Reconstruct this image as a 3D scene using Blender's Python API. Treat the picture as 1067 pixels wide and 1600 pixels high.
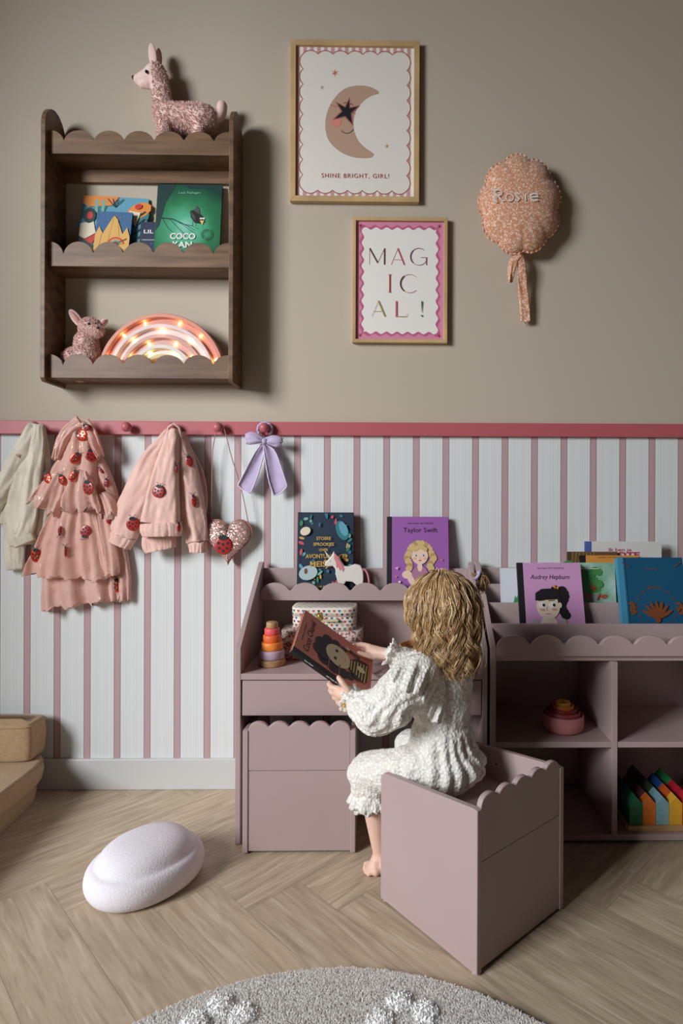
import bpy, bmesh, math, random
from mathutils import Vector, Matrix, noise
from mathutils.bvhtree import BVHTree
random.seed(7)
PI=math.pi; sin=math.sin; cos=math.cos
sc=bpy.context.scene; COL=sc.collection
for o in list(bpy.data.objects): bpy.data.objects.remove(o)

# ---------------- camera ----------------
F=908.; TH=math.atan(.0138); RO=.0035
CX=605+F*math.tan(TH); CY=785.
CAM=Vector((0,-2.04,1.0))
f0=Vector((sin(TH),cos(TH),0)); r0=Vector((cos(TH),-sin(TH),0)); u0=Vector((0,0,1))
cr=cos(RO)*r0+sin(RO)*u0; cu=-sin(RO)*r0+cos(RO)*u0
cd=bpy.data.cameras.new('camera'); cam=bpy.data.objects.new('camera',cd); COL.objects.link(cam)
cd.sensor_fit='VERTICAL'; cd.sensor_height=36; cd.lens=F/1600*36; cd.clip_start=.05
cd.shift_x=(533.5-CX)/1600; cd.shift_y=(CY-800)/1600
cam.matrix_world=Matrix(((cr.x,cu.x,-f0.x,CAM.x),(cr.y,cu.y,-f0.y,CAM.y),(cr.z,cu.z,-f0.z,CAM.z),(0,0,0,1)))
sc.camera=cam
def ray(x,y): return f0+cr*((x-CX)/F)-cu*((y-CY)/F)
def P(x,y,d):      # point seen at pixel x,y at distance d in front of the back wall
    r=ray(x,y); return CAM+r*((2.04-d)/r.y)
def PZ(x,y,z): r=ray(x,y); return CAM+r*((z-1)/r.z)

# ---------------- light, world, exposure ----------------
vs=sc.view_settings; vs.view_transform='Standard'; vs.look='None'; vs.gamma=1; vs.use_curve_mapping=False; vs.exposure=0.0
w=bpy.data.worlds.new('world'); sc.world=w; w.use_nodes=True
w.node_tree.nodes['Background'].inputs[0].default_value=(.75,.85,1,1); w.node_tree.nodes['Background'].inputs[1].default_value=.35
def area(name,loc,rot,sx,sy,power,col):
    l=bpy.data.lights.new(name,'AREA'); l.shape='RECTANGLE'; l.size=sx; l.size_y=sy; l.energy=power; l.color=col
    o=bpy.data.objects.new(name,l); COL.objects.link(o); o.location=loc; o.rotation_euler=rot; return o
WX=-2.2
area('window_daylight',(-3.9,-3.55,2.55),Vector((-3.6,-2.7,2.0)).to_track_quat('Z','Y').to_euler(),1.6,2.0,330,(.95,.975,1.0))

# ---------------- helpers ----------------
def lin(c):
    c=c/255.; return c/12.92 if c<=.04045 else ((c+.055)/1.055)**2.4
def rgb(c): return (lin(c[0]),lin(c[1]),lin(c[2]),1)
def N(nt,t,**k):
    n=nt.nodes.new(t)
    for a,b in k.items(): setattr(n,a,b)
    return n
MATS={}
def mat(name,c,rough=.6,var=None,bump=None,sheen=0,metal=0,spec=.5,c2=None,coat=0,alpha=1,emit=None,stretch=None,sss=0,trans=0):
    if name in MATS: return MATS[name]
    m=bpy.data.materials.new(name); m.use_nodes=True; nt=m.node_tree; b=nt.nodes['Principled BSDF']; L=nt.links.new
    b.inputs['Base Color'].default_value=rgb(c); b.inputs['Roughness'].default_value=rough; b.inputs['Metallic'].default_value=metal
    b.inputs['Specular IOR Level'].default_value=spec; b.inputs['Sheen Weight'].default_value=sheen; b.inputs['Coat Weight'].default_value=coat; b.inputs['Alpha'].default_value=alpha
    if sss: b.inputs['Subsurface Weight'].default_value=sss; b.inputs['Subsurface Scale'].default_value=.01; b.inputs['Subsurface Radius'].default_value=(1,.4,.25)
    if emit: b.inputs['Emission Color'].default_value=rgb(c); b.inputs['Emission Strength'].default_value=emit
    if var or bump:
        tc=N(nt,'ShaderNodeTexCoord'); mp=N(nt,'ShaderNodeMapping'); L(tc.outputs['Object'],mp.inputs[0])
        if stretch: mp.inputs['Scale'].default_value=stretch
    if var:
        n=N(nt,'ShaderNodeTexNoise'); n.inputs['Scale'].default_value=var[0]; n.inputs['Detail'].default_value=5; L(mp.outputs[0],n.inputs[0])
        r=N(nt,'ShaderNodeValToRGB'); e=r.color_ramp.elements; a=var[1]
        e[0].position=.3; e[1].position=.7
        e[0].color=rgb(c); e[1].color=rgb(c2 if c2 else tuple(min(255,max(0,x*(1+a))) for x in c))
        if not c2: e[0].color=rgb(tuple(x*(1-a) for x in c))
        L(n.outputs[0],r.inputs[0]); L(r.outputs[0],b.inputs['Base Color'])
    if bump:
        n=N(nt,'ShaderNodeTexNoise'); n.inputs['Scale'].default_value=bump[0]; n.inputs['Detail'].default_value=4; L(mp.outputs[0],n.inputs[0])
        u=N(nt,'ShaderNodeBump'); u.inputs['Strength'].default_value=bump[1]; u.inputs['Distance'].default_value=bump[2] if len(bump)>2 else .002
        L(n.outputs[0],u.inputs['Height']); L(u.outputs[0],b.inputs['Normal'])
    MATS[name]=m; return m

OFF={}
def off(o): return OFF.get(o.name,Vector((0,0,0))) if o else Vector((0,0,0))
def tag(o,label=None,cat=None,group=None,kind=None):
    if label: o['label']=label
    if cat: o['category']=cat
    if group: o['group']=group
    if kind: o['kind']=kind
    return o
def thing(name,label,cat,loc=(0,0,0),group=None):
    o=bpy.data.objects.new(name,None); COL.objects.link(o); o.empty_display_size=.05
    o.location=loc; OFF[o.name]=Vector(loc); return tag(o,label,cat,group)
class MB:
    def __init__(s): s.v=[];s.f=[];s.m=[];s.s=[];s.mats=[];s.uv=None;s.M=None
    def mi(s,m):
        if m not in s.mats: s.mats.append(m)
        return s.mats.index(m)
    def add(s,vs,fs,m,smooth=False,M=None):
        n=len(s.v); T=M if M is not None else s.M
        for p in vs:
            p=Vector(p); s.v.append(T@p if T is not None else p)
        k=s.mi(m)
        for f in fs: s.f.append([n+i for i in f]); s.m.append(k); s.s.append(smooth)
        return s
    def box(s,x0,x1,y0,y1,z0,z1,m,M=None):
        v=[(x,y,z) for x in (x0,x1) for y in (y0,y1) for z in (z0,z1)]
        return s.add(v,[(0,1,3,2),(4,6,7,5),(0,4,5,1),(2,3,7,6),(0,2,6,4),(1,5,7,3)],m,False,M)
    def prism(s,pts,fn,t0,t1,m,M=None):   # pts 2D outline, fn(a,b,t) -> point
        n=len(pts); v=[fn(a,b,t0) for a,b in pts]+[fn(a,b,t1) for a,b in pts]
        f=[list(range(n)),list(range(2*n-1,n-1,-1))]+[[i,n+i,n+(i+1)%n,(i+1)%n] for i in range(n)]
        return s.add(v,f,m,False,M)
    def rings(s,R,m,smooth=True,cap=True,closed=False,M=None):
        n=len(R[0]); v=[p for r in R for p in r]; f=[]
        k=len(R)
        for i in range(k-1 if not closed else k):
            for j in range(n): f.append([i*n+j,i*n+(j+1)%n,((i+1)%k)*n+(j+1)%n,((i+1)%k)*n+j])
        if cap and not closed: f.append(list(range(n-1,-1,-1))); f.append([(k-1)*n+j for j in range(n)])
        return s.add(v,f,m,smooth,M)
    def lathe(s,prof,c,m,n=32,axis='z',smooth=True,sx=1,sy=1,M=None,cap=True):
        R=[]
        for r,h in prof:
            q=[]
            for j in range(n):
                a=2*PI*j/n; x,y=r*cos(a)*sx,r*sin(a)*sy
                q.append(Vector(c)+(Vector((x,y,h)) if axis=='z' else Vector((x,-h,y)) if axis=='y' else Vector((h,x,y))))
            R.append(q)
        return s.rings(R,m,smooth,cap,False,M)
    def tube(s,pts,rad,m,n=8,cap=True,M=None,flat=1):
        R=[];up=Vector((.13,.21,.97)); L=len(pts)
        pts=[Vector(p) for p in pts]
        for i,p in enumerate(pts):
            d=(pts[min(i+1,L-1)]-pts[max(i-1,0)]); d=d.normalized() if d.length>1e-9 else Vector((0,0,1))
            a=d.cross(up); a=a.normalized() if a.length>1e-6 else Vector((1,0,0)); b=a.cross(d).normalized(); up=b if abs(b.dot(d))<.9 else up
            r=rad[i] if hasattr(rad,'__len__') else rad
            R.append([p+a*(r*cos(2*PI*j/n))+b*(r*flat*sin(2*PI*j/n)) for j in range(n)])
        return s.rings(R,m,True,cap,False,M)
    def ball(s,c,r,m,n=12,k=8,M=None):
        r=(r,r,r) if not hasattr(r,'__len__') else r; R=[]
        for i in range(k+1):
            t=PI*i/k; t=min(max(t,.02),PI-.02)
            R.append([Vector(c)+Vector((r[0]*sin(t)*cos(2*PI*j/n),r[1]*sin(t)*sin(2*PI*j/n),r[2]*cos(t))) for j in range(n)])
        return s.rings(R,m,True,True,False,M)
    def build(s,name,parent=None,bevel=0,label=None,cat=None,group=None,kind=None,local=False,recalc=True,loc=None,sub=0,auto=None):
        me=bpy.data.meshes.new(name); o=bpy.data.objects.new(name,me); COL.objects.link(o)
        L=Vector(loc) if loc is not None else Vector((0,0,0))
        if parent is not None:
            o.parent=parent
            if not local: L=off(parent)
        elif loc is not None: o.location=L
        OFF[o.name]=L
        me.from_pydata([tuple(p-L) for p in s.v] if not local else [tuple(p) for p in s.v],[],s.f)
        for m in s.mats: me.materials.append(m)
        me.polygons.foreach_set('material_index',s.m); me.polygons.foreach_set('use_smooth',s.s)
        if s.uv:
            u=me.uv_layers.new(name='UVMap')
            for i,q in enumerate(s.uv): u.data[i].uv=q
        me.update()
        if recalc:
            b=bmesh.new(); b.from_mesh(me); bmesh.ops.recalc_face_normals(b,faces=b.faces); b.to_mesh(me); b.free()
        if bevel:
            md=o.modifiers.new('bevel','BEVEL'); md.width=bevel; md.segments=2; md.limit_method='ANGLE'; md.angle_limit=math.radians(50)
        if sub: md=o.modifiers.new('sub','SUBSURF'); md.levels=sub; md.render_levels=sub
        tag(o,label,cat,group,kind); return o

def copy_tree(o,parent=None):
    c=o.copy(); COL.objects.link(c)
    if parent is not None: c.parent=parent
    for ch in list(o.children): copy_tree(ch,c)
    return c

# flat drawing in a local frame (x right, y up, z out), in layers
class Art:
    def __init__(s,mb,M,z=.0004,dz=.00012): s.mb=mb;s.M=M;s.z=z;s.dz=dz
    def up(s): s.z+=s.dz; return s.z
    def poly(s,pts,m,z=None):
        z=s.up() if z is None else z
        s.mb.add([(a,b,z) for a,b in pts],[list(range(len(pts)))],m,False,s.M)
    def ell(s,x,y,rx,ry,m,rot=0,n=24,a0=0,a1=2*PI,z=None):
        full=abs(a1-a0-2*PI)<1e-6; k=n if full else n+1; pts=[]
        for i in range(k):
            a=a0+(a1-a0)*i/n; p,q=rx*cos(a),ry*sin(a); pts.append((x+p*cos(rot)-q*sin(rot),y+p*sin(rot)+q*cos(rot)))
        s.poly(pts,m,z)
    def stroke(s,pts,w,m,z=None):
        z=s.up() if z is None else z
        v=[];f=[];n=len(pts)
        for i,p in enumerate(pts):
            a=pts[max(i-1,0)];b=pts[min(i+1,n-1)]; dx,dy=b[0]-a[0],b[1]-a[1]; l=math.hypot(dx,dy) or 1
            ww=w[i] if hasattr(w,'__len__') else w
            nx,ny=-dy/l*ww/2,dx/l*ww/2; v+=[(p[0]+nx,p[1]+ny,z),(p[0]-nx,p[1]-ny,z)]
        for i in range(n-1): f.append([2*i,2*i+1,2*i+3,2*i+2])
        s.mb.add(v,f,m,False,s.M)
    def arc(s,x,y,rx,ry,a0,a1,w,m,n=16): s.stroke([(x+rx*cos(a0+(a1-a0)*i/n),y+ry*sin(a0+(a1-a0)*i/n)) for i in range(n+1)],w,m)
    def star(s,x,y,r,m,n=5,q=.35,rot=PI/2):
        s.poly([(x+(r if i%2==0 else r*q)*cos(rot+PI*i/n),y+(r if i%2==0 else r*q)*sin(rot+PI*i/n)) for i in range(2*n)],m)
    def heart(s,x,y,r,m,rot=0):
        pts=[]
        for i in range(20):
            t=2*PI*i/20; a=16*sin(t)**3/17*r; b=(13*cos(t)-5*cos(2*t)-2*cos(3*t)-cos(4*t))/17*r
            pts.append((x+a*cos(rot)-b*sin(rot),y+a*sin(rot)+b*cos(rot)))
        s.poly(pts,m)
    def text(s,txt,x,y,h,m,align='CENTER',sx=1,shear=0,rot=0,bold=0,space=1,fit=None):
        c=bpy.data.curves.new('t','FONT'); c.body=txt; c.align_x=align; c.size=1; c.shear=shear; c.space_character=space; c.offset=bold; c.resolution_u=3
        o=bpy.data.objects.new('t',c); COL.objects.link(o); bpy.context.view_layer.update()
        me=bpy.data.meshes.new_from_object(o); z=s.up(); S=h/.7
        xs=[v.co.x for v in me.vertices]
        if fit and xs: sx=fit/((max(xs)-min(xs))*S)
        R=Matrix.Rotation(rot,2); v=[]
        for q in me.vertices:
            p=R@Vector((q.co.x*S*sx,q.co.y*S)); v.append((x+p.x,y+p.y,z))
        s.mb.add(v,[list(p.vertices) for p in me.polygons],m,False,s.M)
        bpy.data.objects.remove(o); bpy.data.curves.remove(c); bpy.data.meshes.remove(me)

def remesh(prims,vox,smooth=4,disp=None,name='tmp'):
    """one continuous skin over tapered capsules and ellipsoids; returns verts, faces"""
    mb=MB(); m=mat('tmpm',(128,128,128))
    for q in prims:
        if q[0]=='c':
            _,a,ra,b,rb=q; a=Vector(a);b=Vector(b); d=(b-a); L=d.length
            if L<1e-6: mb.ball(a,ra,m,16,10); continue
            d/=L; e=d.orthogonal().normalized(); g=d.cross(e); R=[]
            for i in range(6):
                t=PI/2*(i/5); t=max(t,.06); R.append([a-d*(ra*cos(t))+(e*cos(2*PI*j/16)+g*sin(2*PI*j/16))*(ra*sin(t)) for j in range(16)])
            for i in range(6):
                t=PI/2*(1-i/5); t=max(t,.06); R.append([b+d*(rb*cos(t))+(e*cos(2*PI*j/16)+g*sin(2*PI*j/16))*(rb*sin(t)) for j in range(16)])
            mb.rings(R,m)
        else:
            _,c,r=q[:3]; M=Matrix.Translation(Vector(c))@(q[3].to_4x4() if len(q)>3 else Matrix.Identity(4)); mb.ball((0,0,0),r,m,20,12,M)
    o=mb.build(name); md=o.modifiers.new('r','REMESH'); md.mode='VOXEL'; md.voxel_size=vox; md.adaptivity=0
    if smooth: k=o.modifiers.new('s','SMOOTH'); k.factor=.5; k.iterations=smooth
    bpy.context.view_layer.update()
    dg=bpy.context.evaluated_depsgraph_get(); me=bpy.data.meshes.new_from_object(o.evaluated_get(dg))
    if disp:
        cs=[]
        for v in me.vertices: cs.append(v.co+v.normal*disp(v.co,v.normal))
    else: cs=[v.co.copy() for v in me.vertices]
    nr=[v.normal.copy() for v in me.vertices]
    fs=[list(p.vertices) for p in me.polygons]
    bpy.data.objects.remove(o); bpy.data.meshes.remove(me)
    return cs,fs,nr
def skin(name,parent,prims,vox,m,smooth=4,disp=None,label=None,fur=None,**k):
    vs,fs,nr=remesh(prims,vox,smooth,disp); mb=MB(); mb.add(vs,fs,m,True)
    if fur: tufts(mb,vs,nr,m,*fur)
    o=mb.build(name,parent,label=label,recalc=False,**k); return o
def tufts(mb,vs,nr,m,n,ln,wd=.0009,keep=None):
    v=[];f=[]
    for _ in range(n):
        i=random.randrange(len(vs)); p,q=vs[i],nr[i]
        if keep and not keep(p): continue
        d=(q+Vector((random.gauss(0,.45),random.gauss(0,.45),random.gauss(0,.45)-.45))).normalized(); t=d.cross(Vector((random.random()-.5,random.random()-.5,random.random()-.5))).normalized()
        l=ln*random.uniform(.5,1.2); k=len(v)
        v+=[p+t*wd,p-t*wd,p+d*l*.6+q*l*.1-t*wd*.6,p+d*l*.6+q*l*.1+t*wd*.6,p+d*l+Vector((0,0,-l*.3))]; f+=[[k,k+1,k+2,k+3],[k+3,k+2,k+4]]
    mb.add(v,f,m,True)
def bvh(objs):
    v=[];f=[]
    for o in objs:
        n=len(v); w=off(o); v+=[q.co+w for q in o.data.vertices]; f+=[[n+i for i in p.vertices] for p in o.data.polygons]
    return BVHTree.FromPolygons(v,f)
def frame(o,z,up=Vector((0,0,1))):
    z=z.normalized(); x=up.cross(z).normalized(); y=z.cross(x)
    return Matrix(((x.x,y.x,z.x,o.x),(x.y,y.y,z.y,o.y),(x.z,y.z,z.z,o.z),(0,0,0,1)))
def axes(o,x,y):
    x=x.normalized(); y=(y-x*y.dot(x)).normalized(); z=x.cross(y)
    return Matrix(((x.x,y.x,z.x,o.x),(x.y,y.y,z.y,o.y),(x.z,y.z,z.z,o.z),(0,0,0,1)))
def upright(x,y,z,tilt=0):   # frame facing the camera side (-Y), leaning back by tilt, origin bottom-left
    return Matrix.Translation((x,y,z))@Matrix.Rotation(PI/2-tilt,4,'X')
def catmull(p,n=8):
    out=[]; P_=[p[0]]+list(p)+[p[-1]]
    for i in range(1,len(P_)-2):
        for k in range(n):
            t=k/n; a,b,c,d=P_[i-1],P_[i],P_[i+1],P_[i+2]
            out.append(tuple(.5*((2*b[j])+(-a[j]+c[j])*t+(2*a[j]-5*b[j]+4*c[j]-d[j])*t*t+(-a[j]+3*b[j]-3*c[j]+d[j])*t**3) for j in range(len(b))))
    out.append(tuple(p[-1])); return out

# ---------------- materials ----------------
PINK=mat('painted_dusty_pink',(180,158,156),.42,var=(3,.015),bump=(220,.02,.0004),spec=.4)
WALN=mat('walnut_stained_wood',(132,100,72),.5,var=(7,0),c2=(84,60,42),bump=(30,.15,.0006),stretch=(.6,4,6))
OAKF=mat('light_oak_frame',(196,164,118),.5,var=(9,.08),stretch=(1,3,1))
WHITE=mat('white_paint',(206,206,204),.45)
PLAST=mat('wall_plaster_greige',(191,179,162),.85,bump=(120,.05,.0008))
ROSE=mat('peg_rail_rose_paint',(187,96,102),.45)
BLACK=mat('ink_black',(22,20,24),.6)
INKW=mat('ink_white',(232,230,224),.6)
PAPER=mat('page_paper',(214,206,190),.85,var=(300,.05),stretch=(1,1,1))
SCREW=mat('screw_metal',(150,140,130),.35,metal=1)
def flat(n,c,r=.55): return mat(n,c,r)

# stripes: cream wallpaper with rose bands and faint pinstripes
def wallpaper():
    m=bpy.data.materials.new('striped_wallpaper'); m.use_nodes=True; nt=m.node_tree; L=nt.links.new; b=nt.nodes['Principled BSDF']; b.inputs['Roughness'].default_value=.75
    tc=N(nt,'ShaderNodeTexCoord'); sp=N(nt,'ShaderNodeSeparateXYZ'); L(tc.outputs['Object'],sp.inputs[0])
    def mth(op,a,bb=None,c=None):
        n=N(nt,'ShaderNodeMath',operation=op)
        for i,q in enumerate((a,bb,c)):
            if q is None: continue
            if hasattr(q,'links'): L(q,n.inputs[i])
            else: n.inputs[i].default_value=q
        return n.outputs[0]
    per=.10407
    t=mth('FRACT',mth('DIVIDE',mth('ADD',sp.outputs[0],1.2515+per*40.5),per))     # 0.5 at the band centre
    d=mth('ABSOLUTE',mth('SUBTRACT',t,.5))
    band=mth('LESS_THAN',d,.108); edge=mth('LESS_THAN',mth('ABSOLUTE',mth('SUBTRACT',d,.104)),.011)
    lines=None
    for q,wd in ((.06,.006),(.14,.009),(.20,.005),(.30,.006),(.72,.006),(.80,.009),(.86,.005),(.94,.005)):
        l=mth('LESS_THAN',mth('ABSOLUTE',mth('SUBTRACT',t,q)),wd); lines=l if lines is None else mth('MAXIMUM',lines,l)
    def mix(f,a,bb):
        n=N(nt,'ShaderNodeMix',data_type='RGBA'); L(f,n.inputs[0])
        for i,q in ((6,a),(7,bb)):
            if hasattr(q,'links'): L(q,n.inputs[i])
            else: n.inputs[i].default_value=rgb(q)
        return n.outputs[2]
    c=mix(lines,(223,227,227),(208,211,210)); c=mix(band,c,(188,158,160)); c=mix(edge,c,(150,112,116))
    L(c,b.inputs['Base Color']); return m
WPAPER=wallpaper()

# oak planks: grain follows each plank's own UV, tone by its attribute
def oak():
    m=bpy.data.materials.new('herringbone_oak'); m.use_nodes=True; nt=m.node_tree; L=nt.links.new; b=nt.nodes['Principled BSDF']
    b.inputs['Roughness'].default_value=.45; b.inputs['Specular IOR Level'].default_value=.35
    uv=N(nt,'ShaderNodeUVMap'); mp=N(nt,'ShaderNodeMapping'); mp.inputs['Scale'].default_value=(2.0,20,1); L(uv.outputs[0],mp.inputs[0])
    n1=N(nt,'ShaderNodeTexNoise'); n1.inputs['Scale'].default_value=2.6; n1.inputs['Detail'].default_value=6; n1.inputs['Distortion'].default_value=1.2; L(mp.outputs[0],n1.inputs[0])
    mp2=N(nt,'ShaderNodeMapping'); mp2.inputs['Scale'].default_value=(14,420,1); L(uv.outputs[0],mp2.inputs[0])
    n2=N(nt,'ShaderNodeTexNoise'); n2.inputs['Scale'].default_value=2; n2.inputs['Detail'].default_value=4; L(mp2.outputs[0],n2.inputs[0])
    wv=N(nt,'ShaderNodeTexWave'); wv.wave_type='RINGS'; wv.inputs['Scale'].default_value=.8; wv.inputs['Distortion'].default_value=14; wv.inputs['Detail'].default_value=3; L(mp.outputs[0],wv.inputs[0])
    a=N(nt,'ShaderNodeMath',operation='MULTIPLY_ADD'); L(n2.outputs[0],a.inputs[0]); a.inputs[1].default_value=.34; L(n1.outputs[0],a.inputs[2])
    a2=N(nt,'ShaderNodeMath',operation='MULTIPLY_ADD'); L(wv.outputs[1],a2.inputs[0]); a2.inputs[1].default_value=.07; L(a.outputs[0],a2.inputs[2])
    r=N(nt,'ShaderNodeValToRGB'); e=r.color_ramp.elements; e[0].position=.5; e[0].color=rgb((172,152,128)); e[1].position=1.0; e[1].color=rgb((216,199,176))
    r.color_ramp.elements.new(.78).color=rgb((198,179,154))
    L(a2.outputs[0],r.inputs[0])
    at=N(nt,'ShaderNodeAttribute',attribute_name='tone'); hs=N(nt,'ShaderNodeHueSaturation'); L(r.outputs[0],hs.inputs['Color']); L(at.outputs['Fac'],hs.inputs['Value']); L(hs.outputs[0],b.inputs['Base Color'])
    bp=N(nt,'ShaderNodeBump'); bp.inputs['Strength'].default_value=.12; bp.inputs['Distance'].default_value=.001; L(n2.outputs[0],bp.inputs['Height']); L(bp.outputs[0],b.inputs['Normal'])
    return m
OAK=oak()
# ================= ROOM =================
RX0,RX1,RY0,RY1,RZ=WX,2.6,-5.0,0.0,3.0
# floor: herringbone planks as faces of one mesh
def build_floor():
    w_=.156; n=5; O=Vector((-.117,-.616)); a=Vector((1,1)).normalized(); b_=Vector((-1,1)).normalized()
    V=[];Fc=[];UV=[];T=[]; g=.00025
    def clip(poly,uv):
        for ax,lim,sg in ((0,RX0,1),(0,RX1,-1),(1,RY0,1),(1,RY1,-1)):
            out=[];ou=[]
            for i in range(len(poly)):
                p,q=poly[i],poly[(i+1)%len(poly)]; up_,uq=uv[i],uv[(i+1)%len(poly)]
                ip=(p[ax]-lim)*sg>=0; iq=(q[ax]-lim)*sg>=0
                if ip: out.append(p);ou.append(up_)
                if ip!=iq: t=(lim-p[ax])/(q[ax]-p[ax]); out.append(p+(q-p)*t); ou.append(up_+(uq-up_)*t)
            poly,uv=out,ou
            if len(poly)<3: return None,None
        return poly,uv
    for i in range(-60,61):
        for j in range(-60,61):
            s=(i+j)%(2*n)
            if s==0: c0=O+a*(i*w_)+b_*(j*w_); d1,d2=a,b_
            elif s==n: c0=O+a*((i+1)*w_)+b_*(j*w_); d1,d2=b_,-a      # runs along b from row j
            else: continue
            Lp=n*w_
            pl=[c0+d1*g+d2*g,c0+d1*(Lp-g)+d2*g,c0+d1*(Lp-g)+d2*(w_-g),c0+d1*g+d2*(w_-g)]
            o=Vector((random.uniform(0,50),random.uniform(0,50))); uv=[o+Vector(q) for q in ((0,0),(Lp,0),(Lp,w_),(0,w_))]
            pl,uv=clip(pl,uv)
            if not pl: continue
            k=len(V); V+=[(p.x,p.y,0) for p in pl]; Fc.append(list(range(k,k+len(pl)))); UV+=uv; T.append(random.uniform(.91,1.05))
    k=len(V); V+=[(RX0,RY0,-.0008),(RX1,RY0,-.0008),(RX1,RY1,-.0008),(RX0,RY1,-.0008),(RX0,RY0,-.05),(RX1,RY0,-.05),(RX1,RY1,-.05),(RX0,RY1,-.05)]
    base=[[k,k+1,k+2,k+3],[k+4,k+7,k+6,k+5],[k,k+4,k+5,k+1],[k+1,k+5,k+6,k+2],[k+2,k+6,k+7,k+3],[k+3,k+7,k+4,k]]
    me=bpy.data.meshes.new('floor'); me.from_pydata(V,[],Fc+base); me.materials.append(OAK); me.materials.append(flat('plank_gap',(120,98,74)))
    u=me.uv_layers.new(name='UVMap')
    for q,c in enumerate(UV): u.data[q].uv=c
    at=me.attributes.new('tone','FLOAT','FACE')
    for q,t in enumerate(T): at.data[q].value=t
    for q in range(len(Fc),len(Fc)+6): me.polygons[q].material_index=1
    o=bpy.data.objects.new('floor',me); COL.objects.link(o); o['kind']='structure'
build_floor()
mb=MB(); mb.box(RX0-.1,RX1+.1,0,.1,1.25,RZ,PLAST); mb.box(RX0-.1,RX1+.1,0,.1,-.05,1.25,WPAPER); mb.build('wall_back',kind='structure')
ROOMW=mat('room_wall_paint',(62,50,42),.9)
mb=MB(); mb.box(RX1,RX1+.1,RY0,RY1,-.05,RZ,ROOMW); mb.build('wall_right',kind='structure')
mb=MB(); mb.box(RX0-.1,RX1+.1,RY0-.1,RY0,-.05,RZ,ROOMW); mb.build('wall_front',kind='structure')
# left wall with the window opening
wy0,wy1,wz0,wz1=-3.7,-1.22,.35,2.80
mb=MB()
for q in ((RY0,wy0,-.05,RZ),(wy1,RY1,-.05,RZ),(wy0,wy1,-.05,wz0),(wy0,wy1,wz1,RZ)): mb.box(RX0-.1,RX0,q[0],q[1],q[2],q[3],ROOMW)
mb.build('wall_left',kind='structure')
mb=MB(); mb.box(RX0-.1,RX1+.1,RY0-.1,RY1+.1,RZ,RZ+.08,mat('ceiling_paint',(84,76,68),.9)); mb.build('ceiling',kind='structure')
wf=thing('window_1',None,None,(RX0,(wy0+wy1)/2,wz0)); wf['kind']='structure'
mb=MB()
for q in ((wy0,wy0+.05,wz0,wz1),(wy1-.05,wy1,wz0,wz1),(wy0+.05,wy1-.05,wz0,wz0+.05),(wy0+.05,wy1-.05,wz1-.05,wz1)): mb.box(RX0-.07,RX0-.02,q[0],q[1],q[2],q[3],WHITE)
mb.box(RX0-.06,RX0-.03,(wy0+wy1)/2-.02,(wy0+wy1)/2+.02,wz0+.05,wz1-.05,WHITE); mb.build('window_frame',wf)
mb=MB(); mb.box(RX0-.1,RX0+.06,wy0-.03,wy1+.03,wz0-.03,wz0,WHITE); mb.build('window_sill',wf)
mb=MB(); mb.box(RX0+.001,RX1,-.014,0,0,.106,WHITE); mb.build('baseboard_back',kind='structure',bevel=.003)
mb=MB(); mb.box(RX0,RX0+.014,RY0,-.016,0,.106,WHITE); mb.build('baseboard_left',kind='structure',bevel=.003)
mb=MB(); mb.box(RX1-.014,RX1,RY0,-.016,0,.106,WHITE); mb.build('baseboard_right',kind='structure',bevel=.003)
# peg rail
mb=MB(); mb.box(RX0+.001,RX1,-.018,0,1.2315,1.2785,ROSE); rail=mb.build('trim_1',kind='structure',bevel=.002)
PEG=[-1.2037,-1.049,-.8918,-.7364,-.5807,-.4224]
for x in PEG:
    mb=MB(); mb.lathe([(.004,.015),(.0065,.018),(.0065,.026),(.012,.031),(.0165,.038),(.017,.045),(.014,.052),(.007,.056),(.001,.057)],(x,0,1.2545),ROSE,20,'y'); mb.build('peg',rail)

# ================= WALL SHELF =================
def scallop(x0,x1,zb,zv,zt,per,ph=0,sharp=True,n=14,last=None):
    """outline of a board from x0 to x1, lobes of width per, starting ph into the first lobe"""
    pts=[]; k=int((x1-x0)/per*n)+1; raw=[]
    for i in range(k+1):
        x=x0+(x1-x0)*i/k; t=((x-x0+ph)/per)%1; h=math.sqrt(max(0,1-(2*t-1)**2)); raw.append([x,zv+(zt-zv)*h])
    if not sharp:
        hs=[r[1] for r in raw]
        for _ in range(2): hs=[hs[0]]+[(hs[i-1]+hs[i]*2+hs[i+1])/4 for i in range(1,len(hs)-1)]+[hs[-1]]
        for r,h in zip(raw,hs): r[1]=h
    return [(x1,zb),(x0,zb)]+[tuple(r) for r in raw]
XZ=lambda a,b,t:(a,t,b)
sx0,sx1=-1.1367,-.5085; px0,px1=-1.1215,-.5235
sh=thing('wall_shelf','dark walnut stained wall shelf with scalloped fronts above the peg rail','shelf',((sx0+sx1)/2,0,1.395))
prof=[(-.002,1.393),(-.115,1.393),(-.125,1.405)]
for i in range(17):
    a=PI*i/16; prof.append((-.0635-.0615*cos(a),2.235+.078*sin(a)))
YZ=lambda a,b,t:(t,a,b)
for x0,x1 in ((sx0,px0),(px1,sx1)):
    mb=MB(); mb.prism(prof,YZ,x0,x1,WALN); o=mb.build('side_panel',sh,bevel=.0015)
    for y,z in ((-.1,1.42),(-.1,1.79),(-.1,2.15)):
        q=MB(); xx=sx1+.0004 if x0>-.8 else sx0-.0004; q.ball((xx,y,z),(.001,.0035,.0035),SCREW,10,6); q.build('screw',sh)
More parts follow.
